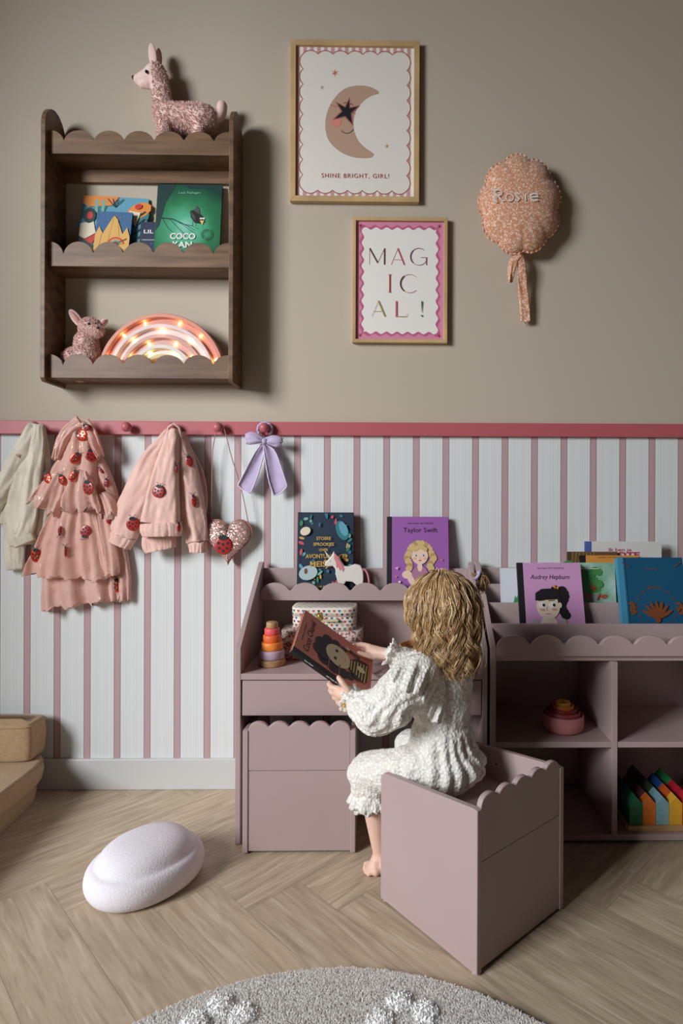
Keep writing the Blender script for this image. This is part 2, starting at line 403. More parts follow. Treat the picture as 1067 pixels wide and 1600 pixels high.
for zb,zv,zt in ((2.148,2.186,2.226),(1.776,1.812,1.858),(1.4075,1.445,1.486)):
    mb=MB(); mb.prism(scallop(px0+.0006,px1-.0006,zb,zv,zt,.0985,.0492,True,20),XZ,-.1065,-.0945,WALN); mb.build('scalloped_front',sh,bevel=.0008)
    mb=MB(); mb.box(px0+.0004,px1-.0004,-.0944,-.002,zb,zb+.013,WALN); mb.build('shelf_board',sh,bevel=.0008)
mb=MB(); mb.box(px0+.0004,px1-.0004,-.016,-.002,2.104,2.1475,WALN); mb.build('back_rail',sh,bevel=.001)

# ================= PLUSH TOYS =================
FURP=mat('pink_plush_fur',(240,208,200),.95,var=(60,.05),sheen=.6)
FURL=mat('pale_plush_velour',(236,202,194),.95,sheen=.4)
def plush_dog():
    d=.055; c=P(290,215,d); t=thing('plush_animal','long-necked pink plush animal standing on top of the dark wall shelf','soft toy',(P(285,250,d).x,-d,2.1615))
    q=lambda x,y,dd=d:P(x,y,dd); s=1/458.
    prims=[('c',q(262,182),19*s,q(318,186),21*s),('c',q(256,172),14*s,q(249,130),13*s),('c',q(249,130),13*s,q(243,118),17*s),('c',q(236,120),14*s,q(216,124),7.5*s),
           ('c',q(230,130),9*s,q(222,132),6*s)]
    zz=2.1625
    for x,dd,xx in ((256,d+.018,255),(264,d-.018,262),(310,d+.02,311),(318,d-.018,318)):
        a=q(x,185,dd); prims.append(('c',a,9.5*s,Vector((P(xx,185,dd).x,-dd,zz+.016)),7.5*s))
    body=skin('body',t,prims,.0042,FURP,3,fur=(13000,.0085,.0013,lambda p:(p.x>P(243,0,d).x)))
    for k in (0,):
        mb=MB()
    for dd,x,tip in ((d+.012,242,(235,68)),(d-.014,248,(246,76))):
        mb=MB(); a=q(x,106,dd); b=q(tip[0],tip[1],dd); M=frame((a+b)/2,Vector((-.3,-1,0)),(b-a)); mb.ball((0,0,0),(.0165,.006,.0) if 0 else (.016,(a-b).length*.56,.006),FURL,14,10,M); mb.build('ear',t)
    pts=[q(*p) for p in ((328,186),(338,185),(345,178),(347,166))]; mb=MB(); mb.tube([Vector(p) for p in catmull(pts,5)],[8*s]*16,FURL,12); mb.ball(q(347,166),8*s,FURL); mb.build('tail',t)
    mb=MB(); mb.ball(q(208.5,121,d+.004),(.006,.006,.007),flat('toy_nose',(40,28,26)),12,8); mb.build('nose',t)
    for dd in (d+.0335,d-.033): mb=MB(); mb.ball(q(229,112,dd),.0055,mat('toy_eye',(14,12,12),.15)); mb.build('eye',t)
plush_dog()
def plush_small():
    d=.055; q=lambda x,y,dd=d:P(x,y,dd); s=1/458.; z0=1.4215
    t=thing('plush_dog','small fluffy pink plush dog with one upright ear beside the rainbow light','soft toy',(P(133,0,d).x,-d,z0))
    B=q(132,560); 
    prims=[('c',q(136,560),19*s,q(135,534),16*s),('c',q(122,566),17*s,q(116,556),13*s),('e',q(142,512),(17*s,15*s,15*s)),('c',q(146,516,d+.01),10*s,q(153,516,d+.03),8*s),('c',q(138,572,d+.02),9*s,Vector((q(142,0,d+.02).x,-d-.03,z0+.009)),8*s),('c',q(150,572),8*s,Vector((q(152,0).x,-d-.01,z0+.009)),8*s),
       ('c',q(112,560),9*s,q(104,556),7*s),('c',q(125,580),10*s,q(125,586),9*s)]
    skin('body',t,prims,.004,FURP,3,fur=(11000,.0075,.0012,None))
    for a,b,r in (((126,507),(112,488),.015),((158,508),(166,500),.011)):
        A=q(a[0],a[1]);Bq=q(b[0],b[1]); M=frame((A+Bq)/2,Vector((.2,-1,0)),(Bq-A)); mb=MB(); mb.ball((0,0,0),(r,(A-Bq).length*.72,.006),FURL,14,10,M)
        mb.ball((0,0,.003),(r*.6,(A-Bq).length*.55,.0052),flat('ear_lining',(196,140,128)),14,10,M); mb.build('ear',t)
    mb=MB(); mb.ball(q(153,512,d+.05),(.0058,.004,.0045),flat('toy_nose',(40,28,26)),12,8); mb.build('nose',t)
    for x in (139,150): mb=MB(); mb.ball(q(x,506,d+.034),.004,mat('toy_eye',(14,12,12),.15)); mb.build('eye',t)
    mb=MB(); mb.ball(q(132,502,d+.03),(.004,.002,.003),flat('orange_thread',(214,120,60))); mb.build('thread_knot',t)
plush_small()

# ================= RAINBOW LIGHT =================
def rainbow():
    z0=1.4212; d0=.030; c=Vector((P(257,0,.055).x,0,z0-.001)); S=1/458.
    t=thing('rainbow_lamp','wooden rainbow light with glowing bulbs on the bottom board of the wall shelf','lamp',(c.x,-.05,z0))
    cols=[('arch_terracotta',(216,142,120)),('arch_pale_mauve',(226,204,202)),('arch_dusty_rose',(206,160,152)),('arch_white',(224,216,208)),('arch_cream',(222,196,146))]
    R=[98,82,66,50,35,19]
    for i,(n,cc) in enumerate(cols):
        ro,ri=R[i]*S,R[i+1]*S; m=mat(n,cc,.5); Rg=[]
        ri2=ri+.0005
        prof=[(ro,.002),(ro,.040),(ro-.002,.043),(ro-.013,.043),(ro-.014,.041),(ro-.016,.030),(ri2,.030),(ri2,.002)]
        for k in range(33):
            a=PI*k/32; Rg.append([Vector((c.x+r*cos(a),-d0-h,c.z+.001+r*1.0*sin(a))) for r,h in prof])
        mb=MB(); mb.rings(Rg,m,False,True); mb.build('arch',t,bevel=.0006)
    BU=mat('bulb_glow',(255,206,130),.4,emit=26)
    for i,angs in enumerate(((18,47,72,108,133,160),(12,52,90,128,168),(34,68,112,146),(18,62,118,162),(90,8,172))):
        r=(R[i+1]+4.5)*S
        for a in angs:
            a=math.radians(a); p=Vector((c.x+r*cos(a),-d0-.0335,c.z+.002+r*sin(a)))
            mb=MB(); mb.ball(p,(.0038,.0038,.0038),BU,10,8); mb.build('bulb',t)
    l=bpy.data.lights.new('rainbow_lamp_glow','POINT'); 
    for x in (-.14,0,.13):
        l=bpy.data.lights.new('bulb_light','POINT'); l.energy=.018; l.color=(1,.72,.42); l.shadow_soft_size=.02
        o=bpy.data.objects.new('bulb_light',l); COL.objects.link(o); o.parent=t; o.location=(x,-.035,.07 if x else .15)
rainbow()

# ================= BOOKS =================
def book(name,label,w,h,t,M,cov,spine,art,group=None,spw=.012,board=True):
    """x from the spine, y up, z out of the front cover; M puts it in the world"""
    o=thing(name,label,'book',M.translation,group)
    b=MB(); b.M=M; e=.0028
    b.box(0,w,0,h,-.0018,0,cov); b.box(0,w,0,h,-t,-t+.0018,cov)
    b.box(-.0012,.0006,0,h,-t,0,spine); 
    if spine is not cov: b.box(-.0012,spw,-.0002,h+.0002,-.001,.0003,spine)
    b.M=None
    if art: art(Art(b,M),w,h)
    b.build('cover',o,recalc=False)
    b=MB(); b.M=M; b.box(.0008,w-e,e,h-e,-t+.0019,-.0019,PAPER); b.build('pages',o)
    return o
def girl(A,x,y,s,hair,skinc,top,style):
    """generic storybook girl, s = head radius"""
    if style=='long':
        for k in range(9):
            a=PI*(k/8)*1.2-.1*PI; A.ell(x+cos(a)*s*.95,y+sin(a)*s*.75+.1*s,s*.48,s*.5,hair)
        for sx in (-1,1):
            for k in range(5): A.ell(x+sx*(s*.98+.12*s*sin(k*2)),y-.25*s-k*.3*s,s*.36,s*.3,hair)
    A.ell(x,y-1.55*s,s*.28,s*.6,skinc)
    A.ell(x,y-2.55*s,s*.95,s*1.15,top); 
    A.ell(x,y,s*.78,s*.86,skinc)
    if style=='long': A.ell(x,y+.78*s,s*.8,s*.3,hair)
def wave_text(*a): pass
PURP=flat('book_purple',(158,96,172)); LILAC=flat('book_lilac',(204,150,196)); SKINP=flat('print_skin',(238,206,186)); BLND=flat('print_blonde',(214,184,128))
BLND2=flat('print_blonde_dark',(188,152,98)); REDP=flat('print_red',(206,52,44)); NAVY=flat('book_navy',(22,44,66)); GOLD=flat('print_gold',(206,164,84)); TEAL=flat('print_teal',(46,122,132))
ROSEP=flat('print_rose',(206,84,96)); GRNP=flat('print_green',(52,140,82)); SKYP=flat('print_sky',(96,160,184)); ORNG=flat('print_orange',(226,140,62)); YEL=flat('print_yellow',(232,190,96))
MINT=flat('print_mint',(120,176,160)); CREAM=flat('print_cream',(230,218,192)); DGRN=flat('print_dark_green',(16,54,52)); COPP=mat('print_copper',(182,108,70),.35,metal=.6); BLUP=flat('print_blue',(58,104,150)); BROWNP=flat('print_brown',(120,70,44))

# -- wall shelf books --
def grad_green():
    m=bpy.data.materials.new('book_green_glow'); m.use_nodes=True; nt=m.node_tree; L=nt.links.new; b=nt.nodes['Principled BSDF']; b.inputs['Roughness'].default_value=.45
    tc=N(nt,'ShaderNodeTexCoord'); g=N(nt,'ShaderNodeVectorMath',operation='DISTANCE'); L(tc.outputs['Object'],g.inputs[0]); g.inputs[1].default_value=(.10,0,.15)
    n=N(nt,'ShaderNodeTexNoise'); n.inputs['Scale'].default_value=18; n.inputs['Detail'].default_value=4; L(tc.outputs['Object'],n.inputs[0])
    a=N(nt,'ShaderNodeMath',operation='MULTIPLY_ADD'); L(n.outputs[0],a.inputs[0]); a.inputs[1].default_value=.06; L(g.outputs['Value'],a.inputs[2])
    r=N(nt,'ShaderNodeValToRGB'); e=r.color_ramp.elements; e[0].position=.035; e[0].color=rgb((158,214,200)); e[1].position=.21; e[1].color=rgb((12,60,50)); k=r.color_ramp.elements.new(.075); k.color=rgb((84,178,138)); k=r.color_ramp.elements.new(.13); k.color=rgb((40,122,78))
    L(a.outputs[0],r.inputs[0]); L(r.outputs[0],b.inputs['Base Color']); return m
GG=grad_green()
zs=1.7895
def art_crow(A,w,h):
    A.poly([(0,h*.98),(0,h*.45),(.012,h*.5),(.03,h*.78),(.06,h*.97),(.06,h)],DGRN)
    A.poly([(w,h),(w,h*.9),(w*.8,h*.96),(w*.5,h*.95),(w*.4,h)],DGRN)
    A.stroke([(0,h*.60),(w*.25,h*.585),(w*.45,h*.52),(w*.62,h*.45)],[.005,.004,.003,.001],DGRN)
    for a in (((w*.1,h*.59),(w*.2,h*.47),(w*.28,h*.42)),((w*.2,h*.59),(w*.36,h*.47),(w*.46,h*.4)),((w*.3,h*.57),(w*.45,h*.50),(w*.6,h*.42)),((w*.45,h*.52),(w*.56,h*.505),(w*.66,h*.47))): A.stroke(list(a),.0016,DGRN)
    for k in (w*.57,w*.62): A.stroke([(k,h*.56),(k,h*.50)],.001,BLACK)
    A.poly([(w*.52,h*.68),(w*.6,h*.70),(w*.72,h*.62),(w*.76,h*.55),(w*.7,h*.53),(w*.6,h*.54),(w*.54,h*.6)],BLACK); A.poly([(w*.58,h*.68),(w*.62,h*.75),(w*.66,h*.71),(w*.68,h*.64)],flat('print_grey',(70,76,80)))
    A.poly([(w*.53,h*.68),(w*.56,h*.60),(w*.61,h*.56),(w*.6,h*.62)],flat('print_grey',(70,76,80)))
    for k in (.695,.735): A.ell(w*k,h*.59,.0045,.0035,INKW); A.ell(w*k,h*.592,.0012,.0012,BLACK)
    A.poly([(w*.68,h*.565),(w*.745,h*.565),(w*.72,h*.51)],YEL)
    A.text('Loes Riphagen',w*.5,h*.885,.0085,MINT,sx=1,bold=.01,fit=w*.34)
    A.text('COCO',w*.43,h*.345,.021,INKW,bold=.035,fit=w*.39); A.text('KAN',w*.43,h*.245,.021,INKW,bold=.035,fit=w*.30); A.text('HET',w*.43,h*.15,.021,INKW,bold=.035,fit=w*.26) if 0 else A.text('E',w*.39,h*.15,.021,INKW,bold=.035)
    A.arc(w*.8,h*.40,.019,.019,0,2*PI,.0022,flat('print_seal',(60,96,70)),24); A.arc(w*.8,h*.40,.013,.013,0,2*PI,.0014,flat('print_seal',(60,96,70)),20)
M=upright(P(243,0,.045).x,-.060,zs,math.radians(8)); wg=P(348,0,.045).x-P(243,0,.045).x
book('picture_book','green picture book with a black bird on its cover on the middle shelf board',wg*.97,.312,.010,M,GG,GG,art_crow)
def art_jungle(A,w,h):
    for k in range(14): 
        c=[TEAL,SKYP,DGRN,ORNG,REDP,MINT,CREAM][k%7]; A.ell(w*(.08+.86*random.random()),h*(.1+.8*random.random()),w*.12*(1+random.random()),h*.05*(1+random.random()),c,random.random()*3,10)
    A.poly([(0,h),(w*.55,h),(w*.45,h*.88),(w*.1,h*.85),(0,h*.9)],ORNG)
    for k in (.22,.32): A.stroke([(w*k,h*.78),(w*k,h*.95)],.011,MINT)
    for k in range(5): A.stroke([(w*.8,h*(.3+.1*k)),(w*.97,h*(.42+.1*k))],.004,DGRN)
    for k in range(4): A.stroke([(w*.5,h*.86),(w*(.38+.08*k),h*.97)],.003,DGRN)
    A.poly([(0,h*.62),(w*.2,h*.66),(w*.25,h*.5),(w*.1,h*.42),(0,h*.45)],CREAM); A.poly([(w*.72,h*.82),(w*.84,h*.6),(w*.9,h*.8)],CREAM); A.ell(w*.86,h*.88,.013,.009,REDP,.4)
    A.poly([(0,h*.45),(w*.3,h*.3),(w*.3,0),(0,0)],DGRN); A.ell(w*.13,h*.73,.022,.028,DGRN); A.ell(w*.14,h*.73,.010,.014,REDP)
M=upright(P(121,0,.03).x,-.036,zs+.001,math.radians(6))@Matrix.Rotation(-math.radians(2.5),4,'Z')
book('picture_book','colourful jungle picture book behind the smaller mountain book',.226,.273,.009,M,SKYP,TEAL,art_jungle)
def art_mount(A,w,h):
    for k in range(22): A.ell(w*random.random()*.96+.002,h*(.72+.27*random.random()),.0013,.0013,ORNG,0,6)
    A.poly([(0,0),(w,0),(w,h*.55),(w*.9,h*.72),(w*.78,h*.6),(w*.62,h*.84),(w*.5,h*.93),(w*.38,h*.8),(w*.22,h*.6),(w*.1,h*.72),(0,h*.58)],flat('print_mustard',(226,176,98)))
    for k in ((.5,.93,.35,.3),(.2,.6,.1,.2),(.62,.84,.7,.55)): A.stroke([(w*k[0],h*k[1]),(w*k[2],h*k[3])],.001,BROWNP)
    for r,c in ((.030,REDP),(.025,ORNG),(.020,MINT),(.014,BROWNP)): A.ell(w*.62,h*.40,r,r,c,.2,20,0,PI)
    A.stroke([(w*.3,h*.36),(w*.55,h*.40),(w*.92,h*.52)],.004,BROWNP)
    A.poly([(0,0),(w*.3,0),(w*.2,h*.22),(0,h*.3)],REDP); A.poly([(w*.65,0),(w,0),(w,h*.28),(w*.8,h*.3)],REDP)
    A.poly([(w*.15,0),(w*.5,0),(w*.3,h*.1)],CREAM)
M=upright(P(145,0,.06).x,-.062,zs,math.radians(8))@Matrix.Rotation(-math.radians(2),4,'Z')
book('picture_book','small picture book with orange mountains and a rainbow leaning in front of the jungle book',.118,.208,.008,M,BLUP,BLUP,art_mount)
def art_navy(A,w,h):
    A.text('LIL',w*.45,h*.76,.013,INKW,bold=.02,fit=w*.55); A.stroke([(w*.1,h*.62),(w*.9,h*.62)],.0016,INKW)
    for k in range(16): A.ell(w*random.random(),h*random.random()*.55,.001,.001,INKW,0,6)
    A.ell(w*.5,h*.13,w*.4,h*.13,CREAM)
M=upright(P(219,0,.045).x,-.05,zs,math.radians(6))
book('picture_book','narrow navy book with white print tucked behind the green bird book',.06,.172,.008,M,flat('book_deep_navy',(28,44,74)),NAVY,art_navy)

# ================= FRAMED PRINTS =================
def framed(c0,c1,label,wd,art,paper):
    x0,z0=c0;x1,z1=c1; t=thing('framed_poster',label,'picture',((x0+x1)/2,0,z0)); b=MB(); o=[(x0,z0),(x1,z0),(x1,z1),(x0,z1)]; i=[(x0+wd,z0+wd),(x1-wd,z0+wd),(x1-wd,z1-wd),(x0+wd,z1-wd)]
    for k in range(4):
        a,bb,c,d=o[k],o[(k+1)%4],i[(k+1)%4],i[k]; b.prism([a,bb,c,d],XZ,-.002,-.022,OAKF)
    b.build('frame',t,bevel=.001)
    b=MB(); b.box(x0+wd,x1-wd,-.012,-.003,z0+wd,z1-wd,paper); M=Matrix.Translation((x0+wd,-.012,z0+wd))@Matrix.Rotation(PI/2,4,'X'); art(Art(b,M),x1-x0-2*wd,z1-z0-2*wd); b.build('print',t,recalc=False)
PPR=flat('poster_paper',(232,226,216),.7); PPW=flat('poster_white',(238,234,228),.7)
def art_moon(A,w,h):
    pk=flat('poster_stripe_rose',(206,158,156)); dk=flat('poster_line_rose',(172,92,88)); m=.024
    T=lambda cx,cy:((lambda p:(p.x+.3410-.019,p.z-2.044-.019))(P(430+.2718*cx,40+.2718*cy,.012)))
    n=17
    for k in range(n): A.poly([(w*(k+.0)/n,0),(w*(k+.5)/n,0),(w*(k+.5)/n,h),(w*(k+.0)/n,h)],pk,z=.0004)
    nx,ny=7,9; pts=[]
    def side(a,b,n_,nx_,ny_):
        out=[]
        for k in range(n_):
            for j in range(7):
                t=j/7; s=k+t; px=a[0]+(b[0]-a[0])*s/n_; py=a[1]+(b[1]-a[1])*s/n_; q=.012*sin(PI*t)**.7; out.append((px+nx_*q,py+ny_*q))
        return out
    a,b_,c,d=(m,m),(w-m,m),(w-m,h-m),(m,h-m)
    pts=side(a,b_,nx,0,-1)+side(b_,c,ny,1,0)+side(c,d,nx,0,1)+side(d,a,ny,-1,0)
    A.poly(pts,PPR); A.stroke(pts+[pts[0]],.0034,dk)
    cr_=[(597,388),(585,372),(540,352),(480,345),(420,355),(370,385),(325,440),(298,500),(287,570),(298,640),(330,690),(380,730),(440,755),(500,763),(550,760),(567,745),(560,732),(520,705),(480,665),(455,610),(450,560),(458,510),(480,465),(520,425),(560,402),(590,395)]
    A.poly([T(*q) for q in catmull(cr_+[cr_[0]],4)[:-1]],flat('poster_tan',(190,156,134)))
    A.stroke([T(*q) for q in ((315,457),(345,466),(380,468))],.002,dk); A.stroke([T(*q) for q in catmull([(390,448),(415,444),(435,450),(450,460)],4)],.0022,BLACK); A.stroke([T(445,502),T(465,510)],.0018,dk)
    A.stroke([T(*q) for q in catmull([(380,603),(395,617),(418,620),(438,610),(450,597)],4)],.0022,BLACK)
    x,y=T(350,557); A.ell(x,y,.0195,.0145,flat('poster_cheek',(222,138,128)))
    tips=[(428,412),(488,460),(447,578),(328,545),(345,437)]; cx,cy=411,497
    for k,mm in ((1.0,dk),(.84,BLACK)):
        pts=[]
        for i in range(5):
            a0,b0=tips[i],tips[(i+1)%5]; pts.append(T(cx+(a0[0]-cx)*k,cy+(a0[1]-cy)*k)); mx,my=(a0[0]+b0[0])/2-cx,(a0[1]+b0[1])/2-cy; l=math.hypot(mx,my); r=(33 if k==1 else 25); pts.append(T(cx+mx/l*r,cy+my/l*r))
        A.poly(pts,mm)
    for q,r,mm in (((343,273),.0145,flat('poster_star_coral',(206,110,92))),((268,357),.010,flat('poster_star_tan',(206,178,160))),((641,694),.0095,flat('poster_star_gold',(196,160,110)))): x,y=T(*q); A.star(x,y,r,mm,6,.22)
    x,y=T(460,877); A.text('SHINE BRIGHT, GIRL!',x,y,.0150,dk,space=1.2,fit=.235)
framed((-.3410,2.044),(.1070,2.604),'oak framed print of a crescent moon reading SHINE BRIGHT, GIRL!',.019,art_moon,PPW)
def art_magic(A,w,h):
    mg=flat('poster_pink',(216,138,166)); dk=flat('poster_dark_pink',(190,96,130)); m=.024
    A.poly([(0,0),(w,0),(w,h),(0,h)],mg)
    def wav(off_):
        pts=[]; a,b=m+off_,m+off_; W,H=w-2*a,h-2*b
        def sd(x0,y0,x1,y1,n,nx,ny):
            return [(x0+(x1-x0)*k/(n*8)+nx*.0045*sin(2*PI*k/8),y0+(y1-y0)*k/(n*8)+ny*.0045*sin(2*PI*k/8)) for k in range(n*8)]
        return sd(a,b,a+W,b,7,0,1)+sd(a+W,b,a+W,b+H,9,1,0)+sd(a+W,b+H,a,b+H,7,0,-1)+sd(a,b+H,a,b,9,-1,0)
    A.poly(wav(-.008),dk); A.poly(wav(0),PPW)
    for x,y in ((.05,.035),(.95,.035),(.05,.965),(.95,.965)): A.star(w*x,h*y,.010,flat('poster_star_wine',(140,40,56)),6,.25)
    cl=[flat('letter_brown',(96,60,48)),flat('letter_rose',(188,86,96)),flat('letter_plum',(120,70,100)),flat('letter_brick',(178,80,66)),flat('letter_sand',(186,150,110)),flat('letter_olive',(168,150,96)),flat('letter_pink',(196,90,120)),flat('letter_green',(76,110,90))]
    th,tn=.0055,.0013; H=.057
    def L(pts,x,y,c,wd,s=1): A.stroke([(x+a*s,y+b*H) for a,b in pts],wd,c)
    y=h*.635; x=w*.155
    L([(0,0),(0,1)],x,y,cl[0],tn); L([(0,1),(.028,.12)],x,y,cl[0],th); L([(.028,.1),(.052,1)],x,y,cl[0],tn); L([(.052,1),(.052,0)],x,y,cl[0],th)
    x=w*.40; L([(0,0),(.023,1)],x,y,cl[1],tn); L([(.023,1),(.046,0)],x,y,cl[1],th); L([(.008,.3),(.036,.3)],x,y,cl[1],tn)
    x=w*.715; A.arc(x,y+H/2,.029,.0295,.9,PI*1.1,.0022,cl[2]);A.arc(x,y+H/2,.029,.0295,PI*.75,PI*1.25,.0045,cl[2]); A.arc(x,y+H/2,.029,.0295,PI*1.1,2*PI-.4,.0016,cl[2]); L([(.006,.45),(.031,.45)],x,y,cl[2],tn); L([(.026,.45),(.026,0)],x,y,cl[2],.003)
    y=h*.40; x=w*.385; H=.062; L([(0,0),(0,1)],x,y,cl[3],th); L([(-.007,0),(.007,0)],x,y,cl[3],tn); L([(-.007,1),(.007,1)],x,y,cl[3],tn)
    x=w*.61; A.arc(x,y+H/2,.032,.032,.8,2*PI-.8,.0018,cl[4]); A.arc(x,y+H/2,.032,.032,PI*.7,PI*1.3,.0045,cl[0])
    y=h*.195; H=.054; x=w*.18; L([(0,0),(.023,1)],x,y,cl[4],tn); L([(.023,1),(.046,0)],x,y,cl[5],th); L([(.008,.32),(.036,.32)],x,y,cl[4],tn)
    x=w*.46; L([(0,0),(0,1)],x,y,cl[6],th); L([(-.005,0),(.036,0)],x,y,cl[4],.002); L([(.036,0),(.038,.2)],x,y,cl[4],tn)
    x=w*.75; L([(0,.28),(0,1)],x,y,cl[7],[.0015,.0055]); A.ell(x,y+.003,.0032,.0032,cl[7])
framed((-.1238,1.5555),(.2067,1.991),'smaller oak framed pink bordered print reading MAGICAL!',.012,art_magic,PPW)
# ================= SOFT THINGS ON THE PEGS =================
def fabric(name,c,c2=None,glit=0,dots=None,bump=(260,.25,.0008),sheen=.3,alpha=1,trans=0):
    m=mat(name,c,.85,var=(22,.05),c2=c2,bump=bump,sheen=sheen,alpha=alpha); nt=m.node_tree; L=nt.links.new; b=nt.nodes['Principled BSDF']
    if glit:
        tc=N(nt,'ShaderNodeTexCoord'); v=N(nt,'ShaderNodeTexVoronoi'); v.inputs['Scale'].default_value=glit; L(tc.outputs['Object'],v.inputs[0])
        r=N(nt,'ShaderNodeMath',operation='LESS_THAN'); r.inputs[1].default_value=.22; L(v.outputs['Distance'],r.inputs[0])
        n=N(nt,'ShaderNodeTexNoise'); n.inputs['Scale'].default_value=25; L(tc.outputs['Object'],n.inputs[0]); q=N(nt,'ShaderNodeMath',operation='GREATER_THAN'); q.inputs[1].default_value=.5; L(n.outputs[0],q.inputs[0])
        k=N(nt,'ShaderNodeMath',operation='MULTIPLY'); L(r.outputs[0],k.inputs[0]); L(q.outputs[0],k.inputs[1])
        mx=N(nt,'ShaderNodeMix',data_type='RGBA'); L(k.outputs[0],mx.inputs[0]); src=b.inputs['Base Color'].links[0].from_socket; L(src,mx.inputs[6]); mx.inputs[7].default_value=rgb((250,220,180)); L(mx.outputs[2],b.inputs['Base Color']); L(k.outputs[0],b.inputs['Metallic']) 
        rr=N(nt,'ShaderNodeMath',operation='MULTIPLY_ADD'); L(k.outputs[0],rr.inputs[0]); rr.inputs[1].default_value=-.6; rr.inputs[2].default_value=.85; L(rr.outputs[0],b.inputs['Roughness'])
    return m
def lobe(mb,pts,m,thick=.012,folds=5,amp=(.1,.3),nring=36,n=56,seed=0,open_end=False,flat_back=.6):
    """a hanging fold of cloth: pts = (px,py,half width px, distance from wall)"""
    pts=catmull(pts,max(2,nring//(len(pts)-1))); R=[]; K=len(pts); C=[P(p[0],p[1],p[3]) for p in pts]
    for i,p in enumerate(pts):
        t=i/(K-1); a=C[max(i-1,0)];b=C[min(i+1,K-1)]; d=(b-a).normalized(); sd=d.cross(Vector((0,-1,0))).normalized(); hw=p[2]/(908/(2.04-p[3])); A=amp[0]+(amp[1]-amp[0])*t
        r=[]; th=min(thick,hw*.9) if i>0 else thick*.5
        for j in range(n):
            u=2*PI*j/n; fo=1+A*(.6*sin(folds*u+seed+1.3*t)+.4*sin((folds*2-1)*u+seed*2.1-2*t)); wv=A*thick*(.55*sin(folds*1.9*cos(u)+seed+1.2*t)+.35*sin(folds*3.7*cos(u)+seed*3+3*t))
            y=-sin(u)
            yy=(th*fo*y+wv)*(1 if y<0 else flat_back)
            yy+=(.0045*noise.noise(Vector((C[i].x*30+hw*cos(u)*70,seed*5,C[i].z*14)))+.0022*noise.noise(Vector((C[i].x*60+hw*cos(u)*150,seed*9,C[i].z*60))))*(1 if y<0 else 0); r.append(C[i]+sd*(hw*cos(u)*(1+.05*A*sin(3*u+seed)))+Vector((0,yy,0))+d*(t*t*A*.010*(sin(folds*2.3*cos(u)+seed*2)+.6*sin(folds*6.1*cos(u)+seed))))
        R.append(r)
    ext=1
    if open_end:
        ext=0; inner=[]
        for q in (-1,-4,-7): c=sum(R[q],Vector())/n; inner.append([c+(x-c)*.86 for x in R[q]])
        R=R+[inner[0],inner[1],inner[2]]
    mb.rings(R,m,True,True)
LBR=mat('ladybug_red',(172,26,22),.35,spec=.7); LBS=mat('ladybug_sequin',(226,60,28),.2,metal=.5)
def ladybug(parent,tree,px,py,r,rot=0,shiny=False,squash=1,name='ladybug_patch'):
    r_=ray(px,py); hit=tree.ray_cast(CAM,r_.normalized()) if tree else None
    if hit and hit[0] is not None: p,nn=hit[0],hit[1]
    else: return
    if nn.dot(r_)>0: nn=-nn
    nn=(nn*.5+Vector((0,-1,0))).normalized(); p=p+nn*.003; s=r/460.
    M=frame(p,nn)@Matrix.Rotation(rot,4,'Z'); mb=MB(); m=LBS if shiny else LBR
    mb.ball((0,0,0),(s*squash,s*1.05,.0022),m,18,8,M)
    A=Art(mb,M,.0024,.0001)
    A.ell(0,s*.86,s*.52*squash,s*.30,BLACK)
    for x,y in ((-.5,.25),(.5,.25),(-.42,-.3),(.42,-.3),(0,-.62),(0,.1)): A.ell(x*s*squash,y*s,s*.16*squash,s*.17,BLACK,0,10)
    if shiny:
        for x,y in ((-.2,.45),(.25,-.05),(-.15,-.35)): A.ell(x*s*squash,y*s,s*.13*squash,s*.13,mat('sequin_silver',(240,220,214),.15,metal=.7),0,8)
    for sx in (-1,1): A.stroke([(sx*s*.15,s*1.05),(sx*s*.35,s*1.45),(sx*s*.6,s*1.5)],.0016,BLACK)
    mb.build(name,parent,recalc=False)

# cardigan
CARD=fabric('cream_knit',(228,219,202),(208,197,178),bump=(420,.6,.0015)); 
t=thing('knit_cardigan','cream knitted cardigan hanging from the leftmost peg','cardigan',(-1.2037,0,1.25))
mb=MB(); lobe(mb,[(56,662,8,.05),(48,690,17,.048),(42,730,22,.045),(36,780,27,.04),(34,820,28,.035),(38,850,22,.032)],CARD,.022,3,(.15,.35),seed=1); mb.build('body',t)
mb=MB(); lobe(mb,[(62,663,8,.058),(58,700,12,.06),(50,760,14,.06),(40,820,15,.058),(32,836,14,.056)],CARD,.016,3,(.1,.25),seed=3); lobe(mb,[(32,832,17,.056),(36,842,18,.056),(40,850,17,.054)],CARD,.018,14,(.04,.04),seed=0,nring=8); mb.build('front_panel',t)
mb=MB(); lobe(mb,[(52,664,8,.055),(42,690,13,.058),(24,725,15,.055),(6,762,14,.05),(-8,790,12,.045),(-12,812,12,.04)],CARD,.017,2,(.1,.25),seed=5); mb.build('sleeve',t)
mb=MB(); lobe(mb,[(8,770,12,.03),(8,800,14,.03),(8,818,13,.03)],CARD,.014,9,(.05,.08),seed=2,nring=10); mb.build('cuff',t)
mb=MB(); lobe(mb,[(24,835,18,.02),(22,862,17,.02),(24,890,14,.02)],CARD,.014,9,(.05,.08),seed=2,nring=10); mb.build('hem_band',t)
mb=MB(); lobe(mb,[(66,668,5,.045),(71,720,8,.04),(68,780,11,.035),(62,835,14,.03)],CARD,.012,3,(.1,.25),seed=7); mb.build('side_fold',t)
mb=MB(); A=Art(mb,frame(P(28,712,.077),Vector((0,-1,0)))); 
for x,y in ((0,0),(.004,.003),(-.004,.002),(.001,-.004)): A.ell(x,y,.003,.0026,flat('thread_rust',(176,116,84)),0,8)
mb.build('embroidered_flower',t)

